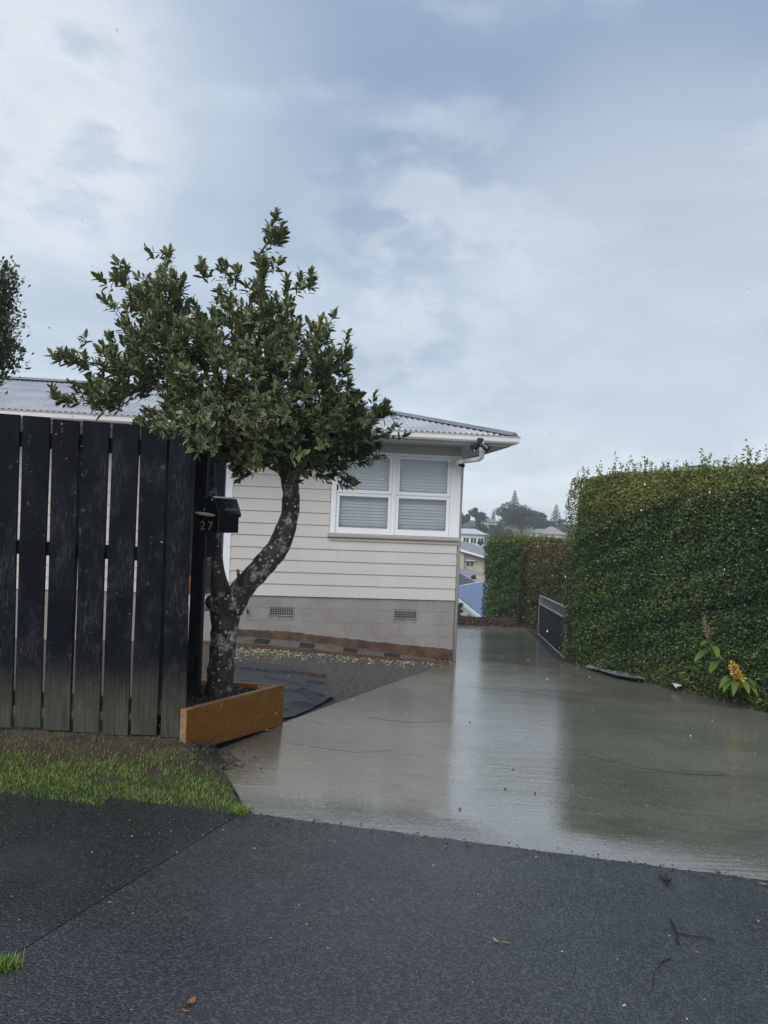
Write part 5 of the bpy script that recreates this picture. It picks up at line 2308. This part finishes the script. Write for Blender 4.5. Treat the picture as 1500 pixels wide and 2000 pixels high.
rp = G(1425, 1352)
rp.y += .1
ginger('ginger plant with a brown spent flower spike leaning out of the hedge', rp,
       [rp, q_(1418, 1300, 8.6), q_(1402, 1278, 8.5), q_(1390, 1262, 8.48), q_(1380, 1248, 8.45)],
       [(q_(1380, 1244), q_(1337, 1229), .075, .02, .35), (q_(1376, 1247), q_(1340, 1249, 8.4), .03, .0, .9), (q_(1388, 1250), q_(1369, 1262, 8.3), .05, .01, .9), (q_(1392, 1268), q_(1356, 1294, 8.35), .07, .03, .6), (q_(1403, 1282), q_(1447, 1275, 8.4), .07, .03, .7),
        (q_(1404, 1290), q_(1387, 1316, 8.3), .065, .02, .55), (q_(1396, 1262), q_(1402, 1285, 8.35), .05, .01, .95), (q_(1405, 1282), q_(1446, 1291, 8.7), .06, .02, .1)],
       (q_(1383, 1246, 8.42), q_(1374, 1205, 8.42)), M['spent'], 190, .030, 'spent_spike')
rp2 = G(1447, 1362)
rp2.y += .05
lf = []
for (x, y, dd) in ((1406, 1334, .0), (1404, 1346, -.15), (1412, 1354, -.2), (1432, 1360, -.3), (1463, 1357, -.3), (1480, 1362, -.25), (1487, 1354, -.15), (1491, 1350, -.1), (1488, 1338, .05), (1470, 1325, .1), (1420, 1328, .1), (1475, 1345, -.2)):
    lf.append((q_(1442 + (x - 1445) * .08, 1330, 8.4), q_(x, y, 8.4 + dd), random.uniform(.045, .065), .05, random.uniform(.35, 1)))
ginger('ginger plant with a yellow flower spike drooping over the wet driveway', rp2, [rp2, q_(1447, 1345, 8.45), q_(1443, 1325, 8.4)], lf,
       (q_(1448, 1342, 8.36), q_(1429, 1293, 8.36)), M['flower'], 300, .062, 'flower_spike')
rp3 = G(1500, 1366)
rp3.y += .15
lf = [(q_(1506, 1290, 8.5), q_(1465, 1271, 8.4), .06, .02, .5), (q_(1512, 1288, 8.5), q_(1467, 1287, 8.3), .08, .04, .6), (q_(1512, 1296, 8.5), q_(1470, 1300, 8.35), .08, .03, .15), (q_(1515, 1300, 8.5), q_(1478, 1312, 8.4), .07, .02, .1), (q_(1514, 1300, 8.5), q_(1556, 1290, 8.4), .08, .02, .4)]
ginger('flowerless ginger plant with broad leaves at the right edge of the hedge', rp3, [rp3, q_(1510, 1330, 8.6), q_(1513, 1290, 8.5), q_(1516, 1270, 8.5)], lf, None, None, 0, 0, '')

# ------------------------------------------------------------------ mulch bank at the end of the driveway
ebank0, ebank1 = G(870, 1214), G(1020, 1222)


def bank(x, y):
    yy = (y - (dw_far_l.y - .2)) / 2.6
    h = .16 * math.sin(math.pi * min(1, max(0, yy))) if 0 < yy < 1 else 0
    return -.08 * nd(x, y) - .03 + h * (1 + .25 * float(sn((x, y, 0), 2.2)))


sheet('mulch_bank', np.linspace(dw_far_l.x - 5, dw_far_r.x + 2.5, 60), np.linspace(dw_far_l.y - .3, dw_far_l.y + 2.6, 24), bank, M['mulch_soil'])
mp = []
while len(mp) < 2600:
    x, y = random.uniform(dw_far_l.x - .8, dw_far_r.x + .5), random.uniform(dw_far_l.y - .25, dw_far_l.y + 2.)
    mp.append((x, y, bank(x, y) + .01))
o = chips('bark_litter', mp, .03, .10, .02, .05, M['mulch_soil'], .5)
tag(o, 'reddish bark and leaf litter heaped at the end of the driveway', 'bark litter', kind='stuff')

# ------------------------------------------------------------------ far houses
def gable(name, label, x0, x1, y0, y1, zb, ze, rise, wm, rm, ov=.4, axis='y', hip=False):
    r = empty(name, ((x0 + x1) / 2, (y0 + y1) / 2, zb), label, 'house')
    mb = MB().box((x0, y0, zb), (x1, y1, ze))
    if axis == 'y':
        mx = (x0 + x1) / 2
        for yy in (y0, y1 - .15):
            mb.prism([(x0, yy, ze + .001), (x1, yy, ze + .001), (mx, yy, ze + rise)], (0, .15, 0))
    mb.build('wall', wm, r)
    sl = rise / ((x1 - x0) / 2)
    th = .12
    mx = (x0 + x1) / 2
    zl = ze - ov * sl
    for sg, xe in ((-1, x0 - ov), (1, x1 + ov)):
        mb = MB()
        mb.prism([(xe, y0 - ov, zl + .03), (mx, y0 - ov, ze + rise + .03), (mx, y0 - ov, ze + rise + .03 + th), (xe, y0 - ov, zl + .03 + th)], (0, y1 - y0 + 2 * ov, 0))
        mb.build('roof', rm, r)
        mb = MB().box((xe - .06 if sg < 0 else xe - .02, y0 - ov, zl - .05), (xe + .02 if sg < 0 else xe + .06, y1 + ov, zl + .10))
        mb.build('gutter', M['far_white'], r)
        for yy in (y0 - ov - .05, y1 + ov + .002):
            mb = MB().prism([(xe, yy, zl - .02), (mx, yy, ze + rise - .02), (mx, yy, ze + rise + .17), (xe, yy, zl + .17)], (0, .045, 0))
            mb.build('barge_board', M['far_white'], r)
    return r


def wpane(r, x0, y0, x1, y1, z0, z1, n):
    """a window on a wall plane: frame part with a dark pane sub-part; n = outward normal"""
    a, b = Vector((x0, y0, 0)), Vector((x1, y1, 0))
    n = Vector(n)
    mb = MB()
    mb.hexa([a + Vector((0, 0, z0)), b + Vector((0, 0, z0)), b + n * .05 + Vector((0, 0, z0)), a + n * .05 + Vector((0, 0, z0)), a + Vector((0, 0, z1)), b + Vector((0, 0, z1)), b + n * .05 + Vector((0, 0, z1)), a + n * .05 + Vector((0, 0, z1))])
    f = mb.build('window', M['far_white'], r)
    d = (b - a) * .06
    m_ = (z1 - z0) * .08
    for (u0, u1) in ((0., .5), (.5, 1.)):
        q0, q1 = a + (b - a) * u0 + d * .7, a + (b - a) * u1 - d * .7
        mb = MB()
        mb.hexa([q0 + n * .03 + Vector((0, 0, z0 + m_)), q1 + n * .03 + Vector((0, 0, z0 + m_)), q1 + n * .06 + Vector((0, 0, z0 + m_)), q0 + n * .06 + Vector((0, 0, z0 + m_)), q0 + n * .03 + Vector((0, 0, z1 - m_)), q1 + n * .03 + Vector((0, 0, z1 - m_)), q1 + n * .06 + Vector((0, 0, z1 - m_)), q0 + n * .06 + Vector((0, 0, z1 - m_))])
        mb.build('pane', M['far_glass'], f)


# blue roof: long white side wall running away from us on its left
pw0, pw1 = P(931, 1188, 33.5), P(890, 1161, 40.5)
zev = pw0.z
bh = gable('blue_roof_house', 'white house with bright blue metal roof below the end of the driveway', 0, 7.4, -9.0, pw1.y - pw0.y + .5, -3.6, 0., .85, M['far_white'], M['haze_roof_blue'], .35)
dv_ = (pw1 - pw0)
bh.location = Vector((0, 0, 0))
ang_ = math.atan2(-dv_.x, dv_.y)
for ch in bh.children:
    ch.location = Vector((3.7, (-9. + (pw1.y - pw0.y + .5)) / 2, -3.6))
bh.location = Vector((pw0.x, pw0.y, zev + .05))
bh.rotation_euler = (0, 0, ang_)
bh_w = bh


def child_win(r, lx, y0, y1, z0, z1):
    mb = MB().box((lx - .04, y0, z0), (lx + .02, y1, z1))
    me = mb.mesh('window')
    o = link('window', me, M['far_white'], r)
    mb = MB().box((lx - .055, y0 + .06, z0 + .06), (lx - .02, y1 - .06, z1 - .06))
    link('pane', mb.mesh('pane'), M['far_glass'], o)


child_win(bh, 0, 1.2, 2.2, -1.9, -.5)
child_win(bh, 0, 4.4, 5.3, -1.2, -.45)
# slate-roofed house beyond
sh = empty('slate_roof_house', P(905, 1150, 56), 'house with dark slate-coloured tiled hip roof behind the blue roof', 'house')
ap = P(884, 1112, 56)
er = P(937, 1147, 53)
zr = ap.z
zee = P(915, 1152, 52).z
x0_, x1_ = ap.x - 8, er.x + .8
y0_, y1_ = 50.5, 62.
mb = MB().box((x0_ + .5, y0_ + .5, -9.5), (x1_ - .5, y1_ - .5, zee))
mb.build('wall', M['far_taupe'], sh)
mb = MB()
rdg0, rdg1 = Vector((x0_ + 4, (y0_ + y1_) / 2, zr)), Vector((ap.x, (y0_ + y1_) / 2, zr))
cs = [Vector((x0_, y0_, zee)), Vector((x1_, y0_, zee)), Vector((x1_, y1_, zee)), Vector((x0_, y1_, zee))]
mb.add(cs + [rdg0, rdg1], [(0, 1, 5, 4), (1, 2, 5), (2, 3, 4, 5), (3, 0, 4), (0, 3, 2, 1)])
mb.build('roof', M['tile_roof'], sh)
mb = MB()
for k in range(1, 10):
    t = k / 10
    a = cs[0].lerp(rdg0, t)
    b = cs[1].lerp(rdg1, t)
    mb.box((a.x, a.y - .05, a.z - .02), (b.x, a.y + .05, a.z + .05))
tc_ = mb.build('tile_course', M['tile_roof'], sh)
tc_['kind'] = 'stuff'
mb = MB()
mb.tube([cs[1] + Vector((0, 0, .03)), rdg1 + Vector((0, 0, .03))], .12, 6)
mb.tube([rdg0, rdg1], .12, 6)
mb.build('ridge_cap', M['far_grey'], sh)
# beige house with mono-pitch roof
bd_ = 82.
bg_ = empty('beige_house', P(914, 1110, bd_), 'beige two-tone house with sloping white-edged roof down the valley', 'house')
a0, a1 = P(872, 1067, bd_), P(950, 1093, bd_)
zbot = -9.
mb = MB().prism([(a0.x, bd_, zbot), (P(906.5, 1090, bd_).x, bd_, zbot), (P(906.5, 1090, bd_).x, bd_, a0.z + (a1.z - a0.z) * (P(906.5, 1090, bd_).x - a0.x) / (a1.x - a0.x)), (a0.x, bd_, a0.z)], (0, 7, 0))
mb.build('wall', M['far_beige'], bg_)
xm = P(906.5, 1090, bd_).x
zm_ = a0.z + (a1.z - a0.z) * (xm - a0.x) / (a1.x - a0.x)
mb = MB().prism([(xm + .01, bd_ + .5, zbot), (a1.x, bd_ + .5, zbot), (a1.x, bd_ + .5, a1.z), (xm + .01, bd_ + .5, zm_)], (0, 6.4, 0))
mb.build('wall', M['far_beige'], bg_)['label'] = 'recessed darker wall under the eave'
mb = MB().prism([Vector((a0.x - .4, bd_ - .45, a0.z + .02)), Vector((a1.x + .6, bd_ - .45, a1.z - .05)), Vector((a1.x + .6, bd_ - .45, a1.z + .17)), Vector((a0.x - .4, bd_ - .45, a0.z + .24))], (0, .06, 0))
mb.build('barge_board', M['far_white'], bg_)
mb = MB().prism([Vector((a0.x - .4, bd_ - .385, a0.z + .02)), Vector((a1.x + .6, bd_ - .385, a1.z - .05)), Vector((a1.x + .6, bd_ - .385, a1.z + .08)), Vector((a0.x - .4, bd_ - .385, a0.z + .15))], (0, 9., 1.0))
mb.build('roof', M['far_grey'], bg_)
w0, w1 = P(911, 1096, bd_ + .5), P(925, 1107, bd_ + .5)
wpane(bg_, w0.x, bd_ + .499, w1.x, bd_ + .499, w1.z, w0.z, (0, -1, 0))
w0, w1 = P(908, 1093.5, bd_ + .3), P(928, 1095.5, bd_ + .3)
mb = MB().box((w0.x, bd_ + .1, w1.z), (w1.x, bd_ + .495, w0.z))
mb.build('awning', M['far_white'], bg_)
e0, e1 = P(880, 1112, 78), P(921, 1121, 75)
mb = MB().prism([(e0.x, 75, e1.z), (e1.x + 1.5, 75, e1.z), (e1.x + .2, 80.5, e0.z), (e0.x, 80.5, e0.z)], (0, 0, -.12))
mb.build('lower_roof', M['far_grey'], bg_)

far_roofs = [
    ('pale_roof_house', 'pale-roofed house on the far slope left of the big tree', 895, 946, 1034, 1044, 118, M['sheetwhite'], M['far_white']),
    ('grey_roof_house', 'grey-roofed house on the hill crest between the distant trees', 938, 972, 1013, 1020, 175, M['far_grey'], M['far_white']),
    ('pink_roof_house', 'pale house with pinkish roof behind the bronze hedge', 1070, 1100, 1030, 1044, 120, M['far_taupe'], M['far_white']),
    ('long_roof_house', 'long grey-roofed house under the big distant tree', 1046, 1090, 1034, 1042, 140, M['far_grey'], M['far_white']),
]
for (nm, lb, x0, x1, yt, yb, d, rm, wm) in far_roofs:
    a, b = P(x0, yt, d), P(x1, yb, d)
    xm0, xm1 = min(a.x, b.x), max(a.x, b.x)
    r = empty(nm, ((xm0 + xm1) / 2, d, b.z - 2), lb, 'house')
    mb = MB().box((xm0, d, b.z - 3), (xm1, d + 6, b.z))
    mb.build('wall', wm, r)
    mb = MB()
    mb.add([(xm0 - .5, d - .5, b.z), (xm1 + .5, d - .5, b.z), (xm1 + .5, d + 6.5, b.z), (xm0 - .5, d + 6.5, b.z), (xm0 + 1, d + 3, a.z + .15), (xm1 - 1, d + 3, a.z + .15)], [(0, 1, 5, 4), (1, 2, 5), (2, 3, 4, 5), (3, 0, 4), (0, 3, 2, 1)])
    mb.build('roof', rm, r)
    for k in range(3):
        xx = xm0 + (xm1 - xm0) * (.2 + .28 * k)
        wpane(r, xx, d - .002, xx + .9, d - .002, b.z - 1.5, b.z - .5, (0, -1, 0))


# ------------------------------------------------------------------ far trees
def far_tree(name, label, px, py_top, py_base, wpx, d, clumps, n, leaf, tint0=.4, mat='farleaf', holes=.0):
    base = P(px, py_base, d)
    base.z = min(base.z, terr(base.x, base.y) + .3)
    top = P(px, py_top, d)
    r = empty(name, base, label, 'tree', 'distant trees')
    H = top.z - base.z
    Wd = wpx * d / FPX
    mb = MB()
    mb.tube([base - Vector((0, 0, .4)), base + Vector((0, 0, H * .35)), base + Vector((.1, 0, H * .7))], [H * .035, H * .028, H * .010], 7)
    for k in range(5):
        a = k * 1.26 + px
        mb.tube([base + Vector((0, 0, H * .3)), base + Vector((math.cos(a) * Wd * .16, math.sin(a) * Wd * .16, H * .5)), base + Vector((math.cos(a) * Wd * .34, math.sin(a) * Wd * .3, H * .68))], [H * .02, H * .014, H * .006], 5)
    mb.build('trunk', M['twig'], r)
    pts = []
    per = n // clumps
    for _ in range(clumps):
        th = random.uniform(0, 6.283)
        rr = math.sqrt(random.random()) * .82
        hz = .34 + .62 * random.random() * (1 - .75 * rr ** 2)
        c = np.array([math.cos(th) * rr * Wd / 2, math.sin(th) * rr * Wd / 2, hz * H])
        cr = Wd * random.uniform(.09, .15)
        q = rng.normal(size=(per, 3))
        q = unit(q) * (rng.uniform(.4, 1, (per, 1)) ** .5) * cr * np.array([1.1, 1.1, .72])
        pts.append(c + q)
    pts = np.concatenate(pts)
    n_ = len(pts)
    V, F_, at = leaves(pts, rng.normal(size=(n_, 3)), rng.normal(size=(n_, 3)) + np.array([0, 0, .9]), rng.uniform(.6, 1.3, n_) * leaf, rng.uniform(.4, .8, n_) * leaf, np.clip(tint0 + .22 * sn(pts, 3. / max(Wd, 1) * 2.5) + rng.normal(0, .15, n_), 0, 1))
    o = link('crown', np_mesh('crown', V, F_, at), M[mat], r)
    o['kind'] = 'stuff'
    return r


def norfolk(name, label, px, py_top, py_base, wpx, d):
    base = P(px, py_base, d)
    top = P(px, py_top, d)
    H = top.z - base.z
    r = empty(name, base, label, 'tree', 'distant Norfolk pines')
    mb = MB()
    mb.tube([base - Vector((0, 0, 2)), base + Vector((0, 0, H * .98))], [H * .03, .03], 6)
    mb.build('trunk', M['twig'], r)
    Wd = wpx * d / FPX
    pts, ax = [], []
    tiers = 13
    for k in range(tiers):
        z = H * (.04 + .93 * k / tiers)
        rad_ = Wd / 2 * 1.15 * (1 - k / tiers) ** .95 + .04
        for b in range(7):
            a = b * .9 + k * .5
            for _ in range(26):
                u = random.random() ** .7
                pts.append((math.cos(a) * rad_ * u + random.gauss(0, .05), math.sin(a) * rad_ * u + random.gauss(0, .05), z + rad_ * .25 * u * u + random.gauss(0, .06)))
                ax.append((math.cos(a), math.sin(a), .4))
    pts, ax = np.array(pts), np.array(ax)
    n_ = len(pts)
    V, F_, at = leaves(pts, ax + rng.normal(0, .4, (n_, 3)), rng.normal(size=(n_, 3)) + np.array([0, 0, 1]), H * .060 * (1.15 - pts[:, 2] / H * .75), H * .024 * (1.15 - pts[:, 2] / H * .75), np.clip(.3 + rng.normal(0, .15, n_), 0, 1))
    o = link('crown', np_mesh('crown', V, F_, at), M['farleaf'], r)
    o['kind'] = 'stuff'


far_tree('spreading_tree', 'big round-crowned tree on the distant hill beneath the tall pine', 1018, 975, 1052, 104, 150, 40, 12000, .34, .34)
far_tree('spreading_tree', 'smaller tree crowding the right flank of the big distant tree', 1062, 1004, 1050, 48, 156, 18, 4200, .32, .30)
norfolk('norfolk_pine', 'tall Norfolk pine rising behind the big round distant tree', 1004, 955, 1005, 21, 185)
norfolk('norfolk_pine', 'Norfolk pine close to the left edge of the large hedge', 1085, 983, 1030, 24, 200)
norfolk('norfolk_pine', 'faint tiny Norfolk pine on the skyline between the tree clumps', 963, 994, 1020, 8, 300)
far_tree('dark_tree', 'dark tree with a domed top on the skyline left of the pines', 931, 988, 1030, 44, 175, 16, 5200, .34, .25)
far_tree('dark_tree', 'dark low tree on the skyline right beside the house corner', 903, 998, 1030, 44, 170, 14, 4600, .34, .25)
far_tree('dark_tree', 'low dark tree sloping down the skyline towards the faint pine', 950, 1004, 1028, 30, 180, 10, 3000, .3, .25)
far_tree('hill_tree', 'pale green tree on the hillside below the dark skyline trees', 930, 1017, 1046, 34, 140, 10, 2600, .3, .85)
far_tree('hill_tree', 'grey-green bush on the slope right of the pale green tree', 962, 1020, 1052, 48, 145, 14, 3200, .3, .45)
far_tree('hill_tree', 'dark green bushy tree under the pale roof beside the house', 905, 1044, 1090, 44, 95, 16, 4200, .24, .35)
far_tree('hill_tree', 'dark green bushy tree right of the pale roof above the green hedge', 940, 1046, 1090, 40, 98, 16, 4200, .24, .35)
far_tree('hill_tree', 'dim tree on the slope behind the top of the green hedge', 985, 1024, 1070, 60, 115, 16, 4200, .28, .42)
far_tree('hill_tree', 'misty tree at the far right of the distant slope', 1090, 1012, 1052, 40, 165, 12, 3000, .3, .35)
far_tree('garden_shrub', 'green shrub between the beige house and the green hedge', 925, 1110, 1150, 22, 48, 10, 3000, .12, .5)
far_tree('garden_shrub', 'yellow-green shrub beside the white wall of the blue-roofed house', 894, 1164, 1200, 16, 30, 8, 2200, .07, .95)
# background mass left and right so that the valley is not bare
for i, (x, y, h_, w_) in enumerate(((-30, 150, 9, 12), (-14, 165, 8, 11), (45, 150, 10, 13), (62, 170, 9, 12), (-50, 160, 9, 13))):
    pass

# ------------------------------------------------------------------ fallen leaves on the asphalt
def fallen(name, px, py, ln__, wd_, rot, curl, mat, label, cat='leaf'):
    c = G(px, py, flat)
    n = 6
    V, F = [], []
    for k in range(n + 1):
        t = k / n
        w_ = wd_ * math.sin(math.pi * min(1, .08 + .9 * t)) ** .7 / 2
        z_ = .014 + curl * (t - .5) ** 2 * 4
        for s_ in (-1, 0, 1):
            V.append((s_ * w_, (t - .5) * ln__, z_ + abs(s_) * curl * .6))
    for k in range(n):
        a = 3 * k
        F += [(a, a + 1, a + 4, a + 3), (a + 1, a + 2, a + 5, a + 4)]
    bm = bmesh.new()
    vs_ = [bm.verts.new(v) for v in V]
    for f in F:
        bm.faces.new([vs_[i] for i in f])
    bmesh.ops.solidify(bm, geom=bm.faces[:], thickness=.0008)
    me = bpy.data.meshes.new(name)
    bm.to_mesh(me)
    bm.free()
    o = link(name, me, mat, None, (c.x, c.y, 0.))
    o.rotation_euler = (0, 0, rot)
    return tag(o, label, cat, 'fallen leaves on the asphalt')


fallen('fallen_leaf', 373, 1968, .036, .022, -.5, .007, M['deadleaf'], 'curled orange-brown leaf on the asphalt nearest the camera')
fallen('fallen_leaf', 362, 1985, .030, .008, 1.3, .004, M['deadleaf'], 'thin orange-brown leaf sliver below the curled orange leaf')
fallen('fallen_leaf', 968, 1846, .036, .012, .5, .004, M['straw'], 'straw-coloured leaf blade at the middle of the asphalt')
fallen('fallen_leaf', 987, 1849, .036, .005, 1.25, .002, M['straw'], 'thin straw stalk right of the straw-coloured leaf')
fallen('fallen_leaf', 1300, 1727, .06, .032, .4, .012, M['driedleaf'], 'dark brown dead leaf beside the driveway edge')
fallen('fallen_leaf', 1296, 1718, .04, .022, 1.6, .008, M['driedleaf'], 'second brown leaf tucked against the driveway edge')
fallen('fallen_leaf', 1490, 1734, .035, .010, 1.1, .004, M['straw'], 'straw bit at the right end of the driveway edge')
fl_ = G(522, 1420)
o = fallen('fallen_leaf', 522, 1420, .06, .02, 1.2, .012, M['chip'], 'pale dry leaf on the concrete below the planter board')
o.location = (fl_.x, fl_.y, dwz(fl_.x, fl_.y) - .006)
# specks of grit and berries on the concrete
for (px, py, l) in ((987, 1540, 'tiny dark red berry in the middle of the driveway reflection'), (898, 1587, 'tiny dark berry near the lower edge of the driveway'), (918, 1402, 'tiny dark berry at the upper left of the reflection'), (1002, 1496, 'tiny dark berry above the red berry'), (1045, 1549, 'tiny dark berry right of the red berry')):
    c = G(px, py)
    bm = bmesh.new()
    bmesh.ops.create_icosphere(bm, subdivisions=1, radius=.007)
    me = bpy.data.meshes.new('berry')
    bm.to_mesh(me)
    bm.free()
    o = link('berry', me, M['driedleaf'], None, (c.x, c.y, dwz(c.x, c.y) + .005))
    tag(o, l, 'berry', 'berries on the driveway')

# ------------------------------------------------------------------ air
ht = NT('rain_haze')
ht.t.nodes.remove(ht.b)
pv = ht.n('ShaderNodeVolumePrincipled')
pv.inputs['Color'].default_value = (.95, .98, 1.0, 1)
pv.inputs['Density'].default_value = .0016
pv.inputs['Anisotropy'].default_value = .2
ht.t.links.new(pv.outputs[0], ht.o.inputs['Volume'])
mb = MB().box((-310, -130, -11), (310, 440, 16))
hz = mb.build('haze', ht.m)
hz['kind'] = 'stuff'

# ------------------------------------------------------------------ falling rain
rt = NT('rain_water')
rt.set((.95, .97, 1.0), .02, Transmission_Weight=1.0, IOR=1.33)
OCT = np.array([(1, 0, 0), (0, 1, 0), (-1, 0, 0), (0, -1, 0), (0, 0, 1.5), (0, 0, -1.2), (.72, .72, .3), (-.72, .72, .3), (-.72, -.72, .3), (.72, -.72, .3)], float)
OCTF = np.array([(0, 6, 4), (6, 1, 4), (1, 7, 4), (7, 2, 4), (2, 8, 4), (8, 3, 4), (3, 9, 4), (9, 0, 4), (6, 0, 5), (1, 6, 5), (7, 1, 5), (2, 7, 5), (8, 2, 5), (3, 8, 5), (9, 3, 5), (0, 9, 5)])
nr_ = 1500
rp_ = np.stack([rng.uniform(-3.2, 3.2, nr_), rng.uniform(1.6, 7.5, nr_), rng.uniform(.1, 3.6, nr_)], 1)
keep = ~((rp_[:, 0] < -1.0) & (rp_[:, 1] > 4.5))
rp_ = rp_[keep]
rr_ = rng.uniform(.0012, .0027, len(rp_))
V = (rp_[:, None] + OCT[None] * rr_[:, None, None]).reshape(-1, 3)
F = (OCTF[None] + (np.arange(len(rp_)) * 10)[:, None, None]).reshape(-1, 3)
o = link('raindrops', np_mesh('raindrops', V, F, smooth=True), rt.m)
tag(o, 'fine raindrops falling over the driveway and verge', 'rain', kind='stuff')

# ------------------------------------------------------------------ litter along the edges
ep = []
while len(ep) < 260:
    x = random.uniform(seam0.x, 2.6)
    n = abs(random.gauss(0, .035))
    side = random.random() < .55
    y = line_y(x) + (n * LN if side else -n * LN)
    ep.append((x, y, (dwz(x, y) if side else .013) + .002))
o = chips('edge_grit', ep, .004, .012, .003, .009, M['barkchip'], .15, .2)
tag(o, 'dark grit and crumbs along the joint of asphalt and concrete', 'grit', kind='stuff')
hp = []
while len(hp) < 900:
    s_ = random.uniform(0, (HB - HA).length)
    q = HA + hdir * s_ + Vector((-hdir.y, hdir.x, 0)) * random.gauss(0, .13)
    hp.append((q.x, q.y, max(dwz(q.x, q.y), -.08 * nd(q.x, q.y) + .014) + .006))
hp = np.array(hp)
n = len(hp)
V, F, at = leaves(hp, np.stack([rng.normal(size=n), rng.normal(size=n), rng.normal(0, .2, n)], 1), rng.normal(0, .3, (n, 3)) + np.array([0, 0, 1.]), rng.uniform(.02, .045, n), rng.uniform(.012, .024, n), rng.uniform(.2, 1, n))
o = link('hedge_litter', np_mesh('hedge_litter', V, F, at), M['brownleaf'])
tag(o, 'fallen brown leaves along the foot of the large hedge', 'leaf litter', kind='stuff')
sp = []
while len(sp) < 150:
    x, y = random.uniform(-2.6, 2.6), random.uniform(1.6, 3.6)
    if y < line_y(x) - .05:
        sp.append((x, y, .0135))
o = chips('asphalt_grit', sp, .003, .011, .002, .005, M['chip'], .2, .3)
tag(o, 'tiny straw bits and grit scattered over the wet asphalt', 'grit', kind='stuff')
